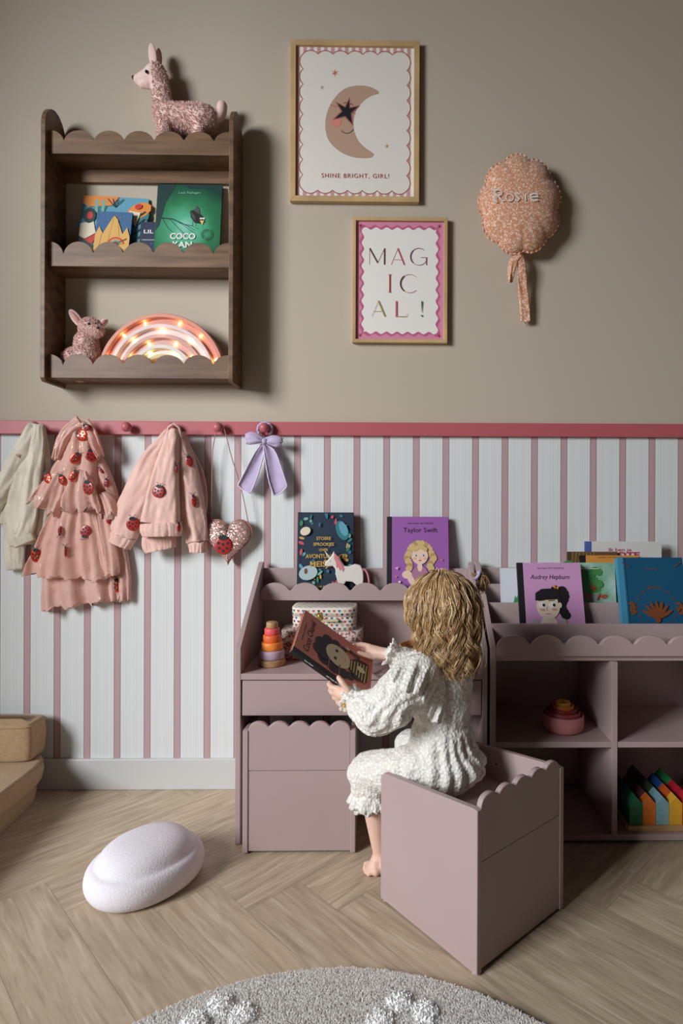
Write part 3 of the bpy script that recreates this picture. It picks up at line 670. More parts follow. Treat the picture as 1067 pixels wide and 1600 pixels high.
# tulle dress
TUL=fabric('peach_glitter_tulle',(246,202,188),(236,184,168),glit=520,sheen=.5); TUL2=fabric('peach_tulle_layer',(246,206,194),(236,188,174),glit=420,sheen=.6)
for m_ in (TUL,TUL2):
    nt=m_.node_tree; b_=nt.nodes['Principled BSDF']; tr=N(nt,'ShaderNodeBsdfTranslucent'); tr.inputs[0].default_value=rgb((244,190,170)); mx=N(nt,'ShaderNodeMixShader'); mx.inputs[0].default_value=.3
    nt.links.new(b_.outputs[0],mx.inputs[1]); nt.links.new(tr.outputs[0],mx.inputs[2]); nt.links.new(mx.outputs[0],[n for n in nt.nodes if n.type=='OUTPUT_MATERIAL'][0].inputs[0])
t=thing('tulle_dress','peach tulle dress with red ladybugs hanging between the cardigan and the jacket','dress',(-1.049,0,1.25)); parts=[]
def dpart(name,*a,**k):
    mb=MB(); lobe(mb,*a,**k); o=mb.build(name,t); parts.append(o); return o
dpart('skirt_lining',[(122,780,26,.022),(124,830,44,.022),(126,890,56,.022),(128,928,62,.024),(130,944,64,.024)],TUL2,.018,5,(.2,.8),n=110,seed=2)
dpart('skirt_lining',[(160,800,14,.02),(176,850,20,.02),(183,900,22,.02),(184,938,20,.02)],TUL2,.014,5,(.2,.5),n=50,seed=8)
dpart('skirt',[(126,760,24,.04),(120,800,36,.045),(114,850,52,.045),(110,888,64,.045),(109,902,68,.045)],TUL,.024,5,(.2,.65),n=110,seed=1)
dpart('skirt',[(150,780,16,.04),(158,820,20,.042),(164,870,22,.042),(166,898,22,.042)],TUL,.018,4,(.2,.5),n=50,seed=4)
dpart('bodice',[(127,662,13,.05),(126,690,20,.056),(122,720,30,.058),(116,745,37,.056),(112,765,34,.05)],TUL,.024,4,(.08,.3),seed=3)
dpart('sleeve',[(150,715,10,.04),(160,745,14,.04),(170,775,14,.04),(176,806,11,.04)],TUL,.018,3,(.15,.4),seed=6)
dpart('peplum_ruffle',[(98,738,11,.066),(88,758,20,.07),(76,782,24,.07),(70,795,26,.068)],TUL2,.012,4,(.2,1.1),n=60,seed=2)
dpart('peplum_ruffle',[(130,735,7,.074),(127,756,20,.078),(125,782,29,.078),(126,797,31,.076)],TUL2,.013,4,(.2,1.0),n=60,seed=5)
dpart('peplum_ruffle',[(160,770,7,.062),(166,785,14,.062),(170,805,17,.06)],TUL2,.012,3,(.2,1.0),n=50,seed=7)
dpart('shoulder_ruffle',[(127,659,12,.07),(108,672,10,.074),(95,692,9,.074),(88,716,7,.07)],TUL2,.010,3,(.2,.8),n=50,seed=1)
dpart('shoulder_ruffle',[(131,659,9,.072),(143,676,8,.076),(150,695,8,.076),(157,712,6,.07)],TUL2,.010,3,(.2,.8),n=50,seed=4)
tree=bvh(parts)
for a in ((128,680,9,1.4,1,1),(118,716,9,-.6,1,.75),(143,712,9,0,0,1),(75,747,9,.5,1,.7),(98,750,8,.3,1,.7),(115,744,9,-.5,1,.6),(138,762,10,0,0,1),(167,755,7,0,0,.6),(134,830,9,3.0,0,.9),(57,868,10,0,1,.8),(184,915,10,0,1,.9),(172,813,7,.4,0,.8),(94,829,7,3.1,0,.4),(103,862,8,0,0,.25),(137,668,6,1,0,.8),(158,735,6,.7,0,.35),(136,668,5,0,0,1)):
    ladybug(t,tree,*a[:4],shiny=bool(a[4]),squash=a[5])

# jacket
JKT=fabric('pink_quilted_cotton',(232,192,180),(222,178,166),bump=(60,.5,.004)); JLIN=fabric('jacket_lining',(150,146,120))
t=thing('bomber_jacket','light pink padded jacket with red ladybugs hanging beside the tulle dress','jacket',(-.7364,0,1.25)); parts=[]
dpart('back_panel',[(282,690,10,.02),(300,740,18,.02),(308,790,16,.02),(300,830,12,.02)],JKT,.014,3,(.1,.2),seed=3)
dpart('sleeve',[(266,673,7,.05),(252,695,12,.052),(235,725,19,.052),(217,775,26,.052),(200,815,25,.05),(194,838,21,.05)],JKT,.026,2,(.1,.22),seed=2)
dpart('cuff',[(193,836,22,.05),(190,845,19,.05),(187,852,18,.05)],JKT,.024,16,(.06,.06),n=64,seed=0,nring=8,open_end=True)
dpart('sleeve',[(281,676,8,.05),(291,720,14,.052),(298,770,18,.052),(304,815,19,.05),(308,846,17,.05)],JKT,.024,2,(.1,.2),seed=5)
dpart('cuff',[(308,846,16,.05),(309,855,14,.05),(309,863,13,.05)],JKT,.022,14,(.06,.06),n=64,seed=0,nring=8)
dpart('body',[(271,670,8,.07),(267,700,14,.078),(260,740,20,.082),(255,780,26,.084),(252,808,30,.084),(251,818,31,.084)],JKT,.030,2,(.08,.2),seed=1)
dpart('hem_band',[(251,816,31,.084),(252,828,33,.084),(253,838,30,.08)],JKT,.034,20,(.05,.05),n=90,seed=0,nring=8,open_end=True)
dpart('hem_band',[(247,836,25,.05),(249,850,27,.05),(251,860,24,.05)],JKT,.024,18,(.05,.05),n=90,seed=0,nring=8)
mb=MB(); mb.tube([P(262,684,.075),P(263,668,.085),P(271,662,.085),P(280,668,.08),P(284,684,.07)],.0045,JKT,10); mb.build('collar',t)
tree=bvh(parts)
for a in ((248,768,9,-.2,0,1.1),(208,819,10,0,0,1),(296,721,8,.2,0,.7),(303,783,9,.1,0,.4),(279,824,7,0,0,.4),(276,733,6,0,0,.3)): ladybug(t,tree,*a[:4],shiny=bool(a[4]),squash=a[5])

# heart purse
def glitter(name,c,c2):
    m=bpy.data.materials.new(name); m.use_nodes=True; nt=m.node_tree; L=nt.links.new; b=nt.nodes['Principled BSDF']; b.inputs['Metallic'].default_value=.55; b.inputs['Roughness'].default_value=.35
    tc=N(nt,'ShaderNodeTexCoord'); v=N(nt,'ShaderNodeTexVoronoi'); v.inputs['Scale'].default_value=330; L(tc.outputs['Object'],v.inputs[0])
    r=N(nt,'ShaderNodeValToRGB'); sp=N(nt,'ShaderNodeSeparateColor'); L(v.outputs['Color'],sp.inputs[0]); L(sp.outputs[0],r.inputs[0]); e=r.color_ramp.elements; e[0].color=rgb(c2); e[1].color=rgb(c); k=e.new(.85); k.color=rgb((250,226,216)); L(r.outputs[0],b.inputs['Base Color'])
    nm=N(nt,'ShaderNodeVectorMath',operation='SUBTRACT'); L(v.outputs['Color'],nm.inputs[0]); nm.inputs[1].default_value=(.5,.5,.5)
    sc_=N(nt,'ShaderNodeVectorMath',operation='SCALE'); sc_.inputs['Scale'].default_value=.9; L(nm.outputs[0],sc_.inputs[0]); g=N(nt,'ShaderNodeNewGeometry'); ad=N(nt,'ShaderNodeVectorMath',operation='ADD'); L(g.outputs['Normal'],ad.inputs[0]); L(sc_.outputs[0],ad.inputs[1]); no=N(nt,'ShaderNodeVectorMath',operation='NORMALIZE'); L(ad.outputs[0],no.inputs[0]); L(no.outputs[0],b.inputs['Normal'])
    return m
GLT=glitter('rose_glitter',(226,168,150),(150,92,80))
def heart_pt(t): return (16*sin(t)**3/16.,(13*cos(t)-5*cos(2*t)-2*cos(3*t)-cos(4*t))/15.+.12)
t=thing('heart_purse','rose glitter heart purse with a ladybug hanging on long cords from a peg','purse',(-.5807,0,1.25))
c=P(357,845,.028); s=.081; R=[]
for rr,dep in ((.02,.020),(.4,.020),(.75,.018),(.92,.013),(1,.004),(1,-.006),(.9,-.018),(.02,-.018)):
    R.append([c+Vector((heart_pt(2*PI*j/60)[0]*s*rr,-dep,(heart_pt(2*PI*j/60)[1]*.98)*s*rr)) for j in range(60)])
mb=MB(); mb.rings(R,GLT); mb.M=None; pz=mb.build('pouch',t)
mb=MB(); mb.tube([c+Vector((heart_pt(2*PI*j/60)[0]*s*1.01,-.005,(heart_pt(2*PI*j/60)[1]*.98)*s*1.01)) for j in range(61)],.002,flat('rose_piping',(176,120,108)),8); mb.build('piping',t)
CORD=mat('rose_leather_cord',(176,128,118),.6); K=Vector((-.5807,-.034,1.2545))
for a in ([(-.016,0,0),(-.018,.0,-.02)],[(P(331,700,.03)),(P(330,815,.03))]): pass
mb=MB(); mb.tube(catmull([tuple(P(330,822,.03)),tuple(P(331,750,.032)),tuple(P(332,705,.034)),tuple(P(336,682,.040)),tuple(P(337,668,.043)),(K.x-.004,-.042,K.z+.019),(K.x+.014,-.042,K.z+.012),tuple(P(352,676,.042)),tuple(P(362,715,.036)),tuple(P(376,760,.033)),tuple(P(389,822,.03))],6),.0016,CORD,8); mb.build('cord',t)
ladybug(t,bvh([pz]),349,852,14)
mb=MB(); A=Art(mb,frame(P(349,832,.055),Vector((0,-1,0))),0); A.arc(-.012,.006,.014,.008,-.2,2.6,.002,BLACK); A.arc(.014,.006,.014,.008,.5,3.2,.002,BLACK); mb.build('embroidery',t)

# hair bow
BOW=fabric('lilac_cotton',(196,182,214),(184,168,202)); BOWE=fabric('lilac_trim',(216,206,228))
t=thing('hair_bow','lilac fabric bow with long tails looped over the rightmost peg','hair bow',(-.4224,0,1.25))
kx,ky=-.4224,1.2545
mb=MB(); pts=[]
for i in range(25):
    a=PI*1.25-2*PI*.75*i/24*1.0; pts.append(Vector((kx+.024*cos(a),-.032-.003*sin(i*2.1),ky-.004+.022*sin(a))))
mb.tube(pts,[.004+.0015*abs(sin(i*1.7)) for i in range(25)],BOW,10); mb.build('elastic_band',t)
for nm,pp,sd in (('loop',[(412,688,4,.045),(402,686,8,.052),(392,685,10,.052),(385,686,8,.048)],1),('loop',[(413,688,4,.045),(424,688,8,.052),(434,690,9,.052),(440,692,7,.048)],2)):
    mb=MB(); lobe(mb,pp,BOW,.010,3,(.3,.3),seed=sd,n=30); mb.build(nm,t)
for L_,Rr in (([(409,694),(398,708),(380,742),(372,758)],[(415,694),(411,714),(402,745),(392,770)]),([(411,694),(414,714),(420,750),(428,774)],[(416,694),(430,706),(441,735),(449,760)])):
    nC=14; G=[]
    Lc=catmull(L_,6);Rc=catmull(Rr,6)
    for i in range(len(Lc)):
        row=[]
        for j in range(nC+1):
            u=j/nC; x=Lc[i][0]+(Rc[i][0]-Lc[i][0])*u; y=Lc[i][1]+(Rc[i][1]-Lc[i][1])*u
            if i==len(Lc)-1: y+=3*sin(PI*u)
            row.append(P(x,y,.036+.004*sin(5*u+i*.2)+.004*(1-i/len(Lc))))
        G.append(row)
    Rg=[]
    for row in G: Rg.append(row+[q+Vector((0,.0015,0)) for q in reversed(row)])
    mb=MB(); mb.rings(Rg,BOW,True,True)
    for e in (0,-1): mb.tube([r[e]+Vector((0,-.0012,0)) for r in G],[.0022+.0008*(k%2) for k in range(len(G))],BOWE,6)
    mb.tube([q+Vector((0,-.0012,0)) for q in G[-1]],[.0022+.0008*(k%2) for k in range(nC+1)],BOWE,6); mb.build('tail',t)
mb=MB(); mb.ball(P(413,689,.055),(.009,.007,.010),BOW,14,10); mb.build('knot',t)

# ================= BALLOON CUSHION =================
def floral():
    m=bpy.data.materials.new('ditsy_floral_cotton'); m.use_nodes=True; nt=m.node_tree; L=nt.links.new; b=nt.nodes['Principled BSDF']; b.inputs['Roughness'].default_value=.9; b.inputs['Sheen Weight'].default_value=.2
    tc=N(nt,'ShaderNodeTexCoord'); n=N(nt,'ShaderNodeTexNoise'); n.inputs['Scale'].default_value=60; L(tc.outputs['Object'],n.inputs[0]); mx=N(nt,'ShaderNodeMix',data_type='RGBA',blend_type='LINEAR_LIGHT'); mx.inputs[0].default_value=.02; L(tc.outputs['Object'],mx.inputs[6]); L(n.outputs['Color'],mx.inputs[7])
    v=N(nt,'ShaderNodeTexVoronoi',feature='DISTANCE_TO_EDGE'); v.inputs['Scale'].default_value=82; L(mx.outputs[2],v.inputs[0])
    r=N(nt,'ShaderNodeValToRGB'); e=r.color_ramp.elements; e[0].position=.12; e[0].color=rgb((206,144,108)); e[1].position=.2; e[1].color=rgb((240,204,184)); L(v.outputs['Distance'],r.inputs[0]); L(r.outputs[0],b.inputs['Base Color'])
    bp=N(nt,'ShaderNodeBump'); bp.inputs['Strength'].default_value=.3; bp.inputs['Distance'].default_value=.006; n3=N(nt,'ShaderNodeTexNoise'); n3.inputs['Scale'].default_value=22; L(tc.outputs['Object'],n3.inputs[0]); L(n3.outputs[0],bp.inputs['Height']); L(bp.outputs[0],b.inputs['Normal'])
    return m
FLO=floral()
c=P(812,322,.055); t=thing('balloon_cushion','peach floral balloon shaped wall cushion embroidered with Rosie','cushion',(c.x,0,c.z))
nA=144; RX,RZ_=.134,.168
def bo(a): return 1+.085*abs(sin(4.5*a+.4))**.8-.045
R=[]
prof=[(.02,.050),(.2,.0495),(.4,.047),(.6,.041),(.76,.032),(.88,.021),(.96,.010),(1.0,.002),(1.0,-.002),(.94,-.014),(.8,-.028),(.5,-.042),(.02,-.048)]
for rr,dep in prof:
    R.append([c+Vector((RX*bo(2*PI*j/nA)**(rr**5)*rr*cos(2*PI*j/nA),-(dep*(1+.05*(bo(2*PI*j/nA)-1)/.04*rr**3)+(.0012*rr*(1-rr)*4*sin(23*PI*2*j/nA+3*rr))*(rr>.6)),RZ_*bo(2*PI*j/nA)**(rr**5)*rr*sin(2*PI*j/nA)*(1 if sin(2*PI*j/nA)>0 else .94+.0*rr))) for j in range(nA)])
mb=MB(); mb.rings(R,FLO); mb.build('cushion_body',t)
mb=MB(); V=[];Fs=[]
for j in range(nA*2):
    a=2*PI*j/(nA*2); o=bo(a); k=.94 if sin(a)<0 else 1
    for q,(rr,dy) in enumerate(((.99,0),(1.04+.012*sin(j*1.9),.004*sin(j*1.3)))): V.append(c+Vector((RX*o*rr*cos(a),dy,RZ_*o*rr*sin(a)*k)))
n2=nA*2; Fs=[[2*j,2*j+1,(2*j+3)%(2*n2),(2*j+2)%(2*n2)] for j in range(n2)]; mb.add(V,Fs,FLO,True); o=mb.build('gathered_edge',t); md=o.modifiers.new('s','SOLIDIFY'); md.thickness=.0015
# embroidered name follows the surface
mb=MB(); q=P(814,306,.106); M=frame(q,Vector((-.02,-1,.12)))@Matrix.Scale(1.2,4); A=Art(mb,M,.0)
def RO(pts,w=.0042): A.stroke([(a,b) for a,b in pts],w,INKW)
RO([(-.074,-.015),(-.074,.018)],.0035); RO([(-.080,.018),(-.060,.018),(-.053,.010),(-.058,.003),(-.074,.001)]); RO([(-.066,.001),(-.052,-.015),(-.046,-.014)]); RO([(-.080,-.015),(-.067,-.015)])
A.arc(-.032,-.005,.0105,.0105,0,2*PI,.003,INKW,18)
RO([(-.004,.004),(-.009,.008),(-.016,.004),(-.010,-.004),(-.004,-.009),(-.010,-.015),(-.018,-.012)])
RO([(.012,.005),(.012,-.015)]); A.ell(.012,.013,.002,.002,INKW,0,8)
RO([(.026,-.004),(.047,-.003),(.044,.005),(.035,.007),(.026,.001),(.026,-.008),(.034,-.015),(.046,-.011)])
mb.build('embroidered_name',t,recalc=False)
mb=MB(); lobe(mb,[(812,399,5,.05),(803,408,7,.052),(799,424,6,.05),(797,440,4,.045)],FLO,.006,3,(.3,.8),seed=2,n=24); mb.build('ribbon_tail',t)
mb=MB(); lobe(mb,[(812,399,5,.05),(815,416,7,.05),(817,450,8,.035),(820,485,8,.025),(821,503,7.5,.022)],FLO,.004,2,(.2,.4),seed=1,n=24); mb.build('ribbon_tail',t)
mb=MB(); mb.ball(P(812,402,.05),(.010,.008,.012),FLO,14,8); mb.build('knot',t)
# ================= DESK =================
DX0,DX1=-.4400,.2950; TK=.0150; IX0,IX1=DX0+TK,DX1-TK
t=thing('play_desk','dusty pink scalloped play desk with a book ledge standing against the striped wall','desk',((DX0+DX1)/2,-.17,0))
prof=[(-.030,.0),(-.343,.0),(-.343,.574),(-.040,.793),(-.022,.793),(-.022,.0)]
prof=[(-.343,0.004),(-.343,.574),(-.040,.793),(-.022,.793),(-.022,0.004)]
for a,b in ((DX0,IX0),(IX1,DX1)):
    mb=MB(); mb.prism(prof,YZ,a,b,PINK); mb.build('side_panel',t,bevel=.0012)
e=.0003
mb=MB(); mb.box(IX0+e,IX1-e,-.034,-.022,.40,.772,PINK); mb.build('back_panel',t,bevel=.001)
mb=MB(); mb.box(IX0+e,IX1-e,-.342,-.0345,.4815,.4992,PINK); mb.build('desk_top',t,bevel=.001)
mb=MB(); mb.box(IX0+e,IX1-e,-.0785,-.0345,.6706,.6826,PINK); mb.build('ledge_board',t,bevel=.001)
mb=MB(); mb.prism(scallop(IX0+e,IX1-e,.6706,.6915,.7295,(IX1-IX0)/7,0,False,22),XZ,-.0905,-.079,PINK); mb.build('scalloped_front',t,bevel=.0012)
mb=MB(); mb.box(IX0+.005,IX1-.003,-.342,-.326,.3775,.4785,PINK); mb.build('drawer_front',t,bevel=.0012)
mb=MB(); 
for q in ((IX0+.02,IX0+.03,-.325,-.06,.39,.465),(IX1-.03,IX1-.02,-.325,-.06,.39,.465),(IX0+.03,IX1-.03,-.07,-.06,.39,.465),(IX0+.03,IX1-.03,-.325,-.07,.39,.396)): mb.box(*q,PINK)
mb.build('drawer_box',t)
mb=MB(); mb.box(IX0+e,IX1-e,-.05,-.035,.28,.3995,PINK); mb.build('stretcher',t,bevel=.001)
for x in (DX0+.0075,DX1-.0075): 
    for y in (-.33,-.035): mb=MB(); mb.lathe([(.005,0),(.005,.004)],(x,y,0),flat('glide_grey',(190,184,180)),12); mb.build('glide',t)

# ================= STOOLS (local: x across, y depth with scalloped back at y=0, open side at +y) =================
SW=.320
def stool(label):
    t=thing('box_stool',label,'stool'); 
    prof=[(.0,.004),(.0,.3500),(.012,.3520),(SW-.012,.3215),(SW,.312),(SW,.004)]
    for a,b in ((0,.015),(SW-.015,SW)): mb=MB(); mb.prism(prof,YZ,a,b,PINK); mb.build('side_panel',t,bevel=.0018,local=True)
    mb=MB(); mb.prism(scallop(.0153,SW-.0153,.236,.3535,.3745,(SW-.0306)/5,0,False,22),XZ,.003,.0165,PINK); mb.build('scalloped_back',t,bevel=.0022,local=True)
    mb=MB(); mb.box(.0153,SW-.0153,.0035,.0165,.008,.2352,PINK); mb.build('lower_panel',t,bevel=.0006,local=True)
    mb=MB(); mb.box(.0153,SW-.0153,.017,SW-.001,.236,.250,PINK); mb.build('seat',t,bevel=.001,local=True)
    mb=MB(); mb.box(.0153,SW-.0153,SW-.014,SW-.001,.008,.2355,PINK); mb.build('seat_front_panel',t,bevel=.001,local=True)
    for x,y in ((.0075,.012),(.0075,SW-.012),(SW-.0075,.012),(SW-.0075,SW-.012)): mb=MB(); mb.lathe([(.006,0),(.006,.004)],(x,y,0),flat('glide_grey',(190,184,180)),12); mb.build('glide',t,local=True)
    mb=MB(); mb.ball((SW-.0151,.20,.292),(.0008,.003,.003),BLACK,8,6); mb.build('screw_hole',t,local=True)
    return t
s1=stool('dusty pink box stool turned out beside the desk with the child sitting in it')
n_=Vector((.1919,-.8205,0)); l_=Vector((-.0151,-.573,0)); r_=Vector((.4368,-.615,0))
s1.location=n_; ang=math.atan2(r_.y-n_.y,r_.x-n_.x); s1.rotation_euler=(0,0,(ang+math.atan2(l_.y-n_.y,l_.x-n_.x)-PI/2)/2)
s2=copy_tree(s1); s2['label']='dusty pink box stool pushed in under the left half of the desk'; s2.location=(-.4075,-.3875,0); s2.rotation_euler=(0,0,.004); s2.scale=(1.0,.99,1)
s1['group']=s2['group']='box stools of the play desk'

# ================= BOOKCASE =================
BX0,BX1=.3035,1.046; BT=.0165
t=thing('bookcase','dusty pink bookcase with scalloped front and tiered book slots right of the desk','bookcase',((BX0+BX1)/2,-.17,0))
prof=[(-.343,0.006),(-.343,.576),(-.045,.795),(-.022,.795),(-.022,0.006)]
for a,b in ((BX0,BX0+BT),(BX1-BT,BX1)): mb=MB(); mb.prism(prof,YZ,a,b,PINK); mb.build('side_panel',t,bevel=.0012)
ix0,ix1=BX0+BT,BX1-BT; cx0,cx1=.6625,.6790
def bb(name,*q,bev=.001): mb=MB(); mb.box(*q,PINK); return mb.build(name,t,bevel=bev)
bb('divider',cx0,cx1,-.3415,-.0345,.0265,.533)
bb('bottom_board',ix0+e,ix1-e,-.342,-.0345,.0085,.0262); bb('back_panel',ix0+e,ix1-e,-.034,-.022,.0085,.775)
bb('cubby_shelf',ix0+e,cx0-e,-.3400,-.0345,.281,.2977); bb('cubby_shelf',cx1+e,ix1-e,-.3400,-.0345,.281,.2977)
bb('slot_floor',ix0+e,ix1-e,-.3295,-.0345,.5335,.549)
mb=MB(); mb.prism(scallop(ix0+e,ix1-e,.5497-.0002,.573,.6105,(ix1-ix0)/7,0,False,22),XZ,-.3425,-.330,PINK); mb.build('scalloped_front',t,bevel=.0022)
for d,z,zl in ((.281,.632,.5495),(.190,.6805,.5495),(.113,.7295,.5495)): bb('tier_board',ix0+e,ix1-e,-d,-d+.011,zl,z)
mb=MB(); mb.box(ix0+e,ix1-e,-.1785,-.1135,.60,.608,PINK); mb.box(ix0+e,ix1-e,-.1015,-.0345,.65,.658,PINK); mb.build('slot_floor',t)
for x in (BX0+.008,BX1-.008,.67):
    for y in (-.325,-.04): mb=MB(); mb.lathe([(.005,0),(.005,.0082 if x==.67 else .006)],(x,y,0),flat('glide_grey',(190,184,180)),12); mb.build('glide',t)

# ---- books on the desk ledge ----
def art_tales(A,w,h):
    for k in range(90):
        a=random.random(); x,y=w*random.random(),h*random.random()
        if abs(x-w/2)<w*.36 and h*.42<y<h*.82: continue
        x=min(max(x,.012),w-.012); y=min(max(y,.012),h-.012)
        A.ell(x,y,.004+.008*random.random(),.003+.003*random.random(),[TEAL,SKYP,ROSEP,GOLD,MINT,BLUP,GRNP][k%7],random.random()*3,8)
    A.ell(w*.2,h*.27,.032,.024,flat('print_pale_blue',(176,196,200)),.3); A.ell(w*.16,h*.29,.006,.010,BROWNP); A.ell(w*.8,h*.78,.020,.035,TEAL,.4); A.ell(w*.82,h*.8,.013,.026,SKYP,.4); A.ell(w*.14,h*.77,.018,.014,CREAM,.4)
    A.text('STOERE',w*.47,h*.665,.0105,GOLD,bold=.02,fit=w*.26); A.text('SPROOKJES',w*.47,h*.595,.0105,GOLD,bold=.02,fit=w*.37); A.text('OVER',w*.47,h*.53,.009,GOLD,bold=.02,fit=w*.16)
    A.text('AVONTUURLIJKE',w*.5,h*.445,.014,GOLD,bold=.02,fit=w*.70); A.text('MEISJES',w*.46,h*.345,.018,GOLD,bold=.02,fit=w*.46); A.text('IMME DROS',w*.47,h*.09,.008,GOLD,bold=.02,fit=w*.34)
M=upright(P(464,911,.06).x,-.0595,.6828,math.radians(4.5))
book('storybook','dark blue illustrated fairy tale book standing behind the toy unicorn',.190,.283,.018,M,NAVY,flat('spine_navy',(20,34,58)),art_tales)
def curls(A,pts,m,m2,r):
    for k,(x,y) in enumerate(pts): A.ell(x,y,r*(.8+.4*random.random()),r,m if k%3 else m2)
def art_singer(A,w,h):
    A.text('Little People, BIG DREAMS',w*.54,h*.905,.0055,flat('ink_plum',(50,24,60)),fit=w*.42); A.text('Taylor Swift',w*.54,h*.80,.016,BLACK,bold=.005,fit=w*.56)
    x,y,s=w*.53,h*.50,.034
    pts=[(x+s*1.0*cos(a)*1.05,y+s*.3+s*.95*sin(a)) for a in [k*PI/9 for k in range(10)]]+[(x-s*(1.15+.15*sin(k)),y+s*(.2-.25*k)) for k in range(7)]+[(x+s*(1.2+.2*sin(k)),y+s*(.2-.25*k)) for k in range(7)]
    A.ell(x,y+s*.35,s*1.1,s*.95,BLND)
    for k,(a,b) in enumerate(pts): A.ell(a,b,s*.34,s*.30,BLND if k%3 else BLND2,k)
    A.ell(x,y-s*2.2,s*.9,s*1.2,flat('print_mauve_dress',(176,120,150))); A.ell(x,y-s*1.1,s*.25,s*.5,SKINP); A.ell(x-s*1.3,y-s*1.9,s*.5,s*.4,SKINP); A.ell(x-s*.9,y-s*2.4,s*.3,s*.7,SKINP,.5)
    A.ell(x,y,s*.82,s*.88,SKINP)
    for q in (-1,1): A.ell(x+q*s*.37,y+s*.02,s*.13,s*.12,INKW); A.ell(x+q*s*.37,y+s*.02,s*.085,s*.1,flat('print_eye_blue',(40,90,160))); A.ell(x+q*s*.5,y-s*.28,s*.16,s*.12,flat('print_cheek',(236,170,150)))
    A.ell(x,y-s*.48,s*.15,s*.06,REDP); A.arc(x,y-s*.2,s*.06,s*.04,PI,2*PI,.0012,BLND2,8)
    for q in (-1,1): 
        for k in range(5): A.ell(x+q*s*(.55-.1*k)*1.0,y+s*(.62+.06*k),s*.22,s*.2,BLND,q)
    A.heart(w*.16,h*.34,.006,flat('print_heart_pink',(230,170,200)),.3); A.ell(w*.14,h*.235,.003,.003,ORNG); A.ell(w*.2,h*.17,.004,.004,INKW); A.ell(w*.88,h*.45,.003,.003,ORNG); A.heart(w*.88,h*.33,.005,flat('print_heart_pink',(230,170,200)))
M=upright(P(605,811,.03).x,-.066,.6836,math.radians(8.5))
book('picture_book','purple picture book with a blonde girl standing on the desk ledge above the child',.2115,.270,.012,M,PURP,BLACK,art_singer,spw=.016)

# ---- books in the bookcase ----
LH=[0]
def lean(px,ztop,dtop,dbot,zf):   # bottom-left frame for a book whose top-left shows at px, standing on height zf
    h=LH[0]=math.hypot(ztop-zf,dbot-dtop); tl=math.asin((dbot-dtop)/h); zb=zf; x=P(px,CY-(ztop-1)*908/(2.04-dtop),dtop).x; return upright(x,-dbot,zb,tl)
M=lean(808,.808,.182,.255,.5495)
def art_lilac(A,w,h):
    A.text('Van klein TOT GROOTS',w*.52,h*.925,.0052,BLACK,fit=w*.42); 
    A.text('Audrey Hepburn',w*.5,h*.805,.0145,BLACK,shear=.25,bold=.002,fit=w*.62)
    x,y,s=w*.44,h*.505,.036
    hr=flat('print_hair_black',(26,22,26)); sk=flat('print_skin_pale',(224,206,190))
    for k in range(9): A.ell(x+s*(1.35+.18*sin(k*.9)),y+s*(1.25-.27*k),s*.42,s*.36,hr)
    A.ell(x+s*.75,y+s*1.35,s*.4,s*.3,hr)
    A.ell(x,y-s*1.75,s*.75,s*.8,sk); A.ell(x,y-s*2.35,s*1.15,s*.62,hr); 
    for q in (-.6,0,.6): A.ell(x+q*s,y-s*2.75,s*.3,s*.4,flat('print_tartan_red',(206,70,52)))
    A.ell(x-s*1.15,y-s*1.9,s*.38,s*.7,flat('print_cat_grey',(170,166,168)),.4); A.ell(x+s*1.25,y-s*1.6,s*.3,s*.42,flat('print_cat_grey',(170,166,168)))
    A.ell(x,y-s*.15,s*1.02,s*1.12,sk); A.ell(x+s*1.0,y-s*.05,s*.2,s*.26,sk)
    A.poly([(x-s*1.1,y+s*.35),(x-s*1.05,y+s*1.0),(x-s*.5,y+s*1.35),(x+s*.3,y+s*1.4),(x+s*1.0,y+s*1.1),(x+s*1.2,y+s*.3),(x+s*.9,y+s*.1),(x+s*.85,y+s*.45)],hr)
    for q in (-.55,.35): A.ell(x+q*s,y-s*.05,s*.3,s*.24,INKW); A.ell(x+q*s+.17*s,y-s*.05,s*.12,s*.14,BLACK); A.stroke([(x+q*s-s*.3,y+s*.33),(x+q*s+s*.25,y+s*.38)],.0022,BLACK)
    A.ell(x-s*.55,y-s*.45,s*.22,s*.1,flat('print_blush',(224,150,138))); A.ell(x+s*.5,y-s*.42,s*.22,s*.1,flat('print_blush',(224,150,138))); A.stroke([(x-s*.1,y-s*.2),(x-s*.18,y-s*.5),(x-s*.02,y-s*.5)],.001,BROWNP); A.arc(x-s*.1,y-s*.75,s*.2,s*.06,PI,2*PI,.0012,REDP,8)
    A.poly([(x+s*.5,y+s*1.55),(x+s*.7,y+s*1.75),(x+s*.75,y+s*1.35)],ORNG); A.poly([(x+s*.75,y+s*1.5),(x+s*1.05,y+s*1.6),(x+s*.95,y+s*1.3)],ORNG)
book('picture_book','lilac picture book with a black haired girl leaning in the front slot of the bookcase',.2025,LH[0],.012,M,LILAC,BLACK,art_lilac,spw=.017)
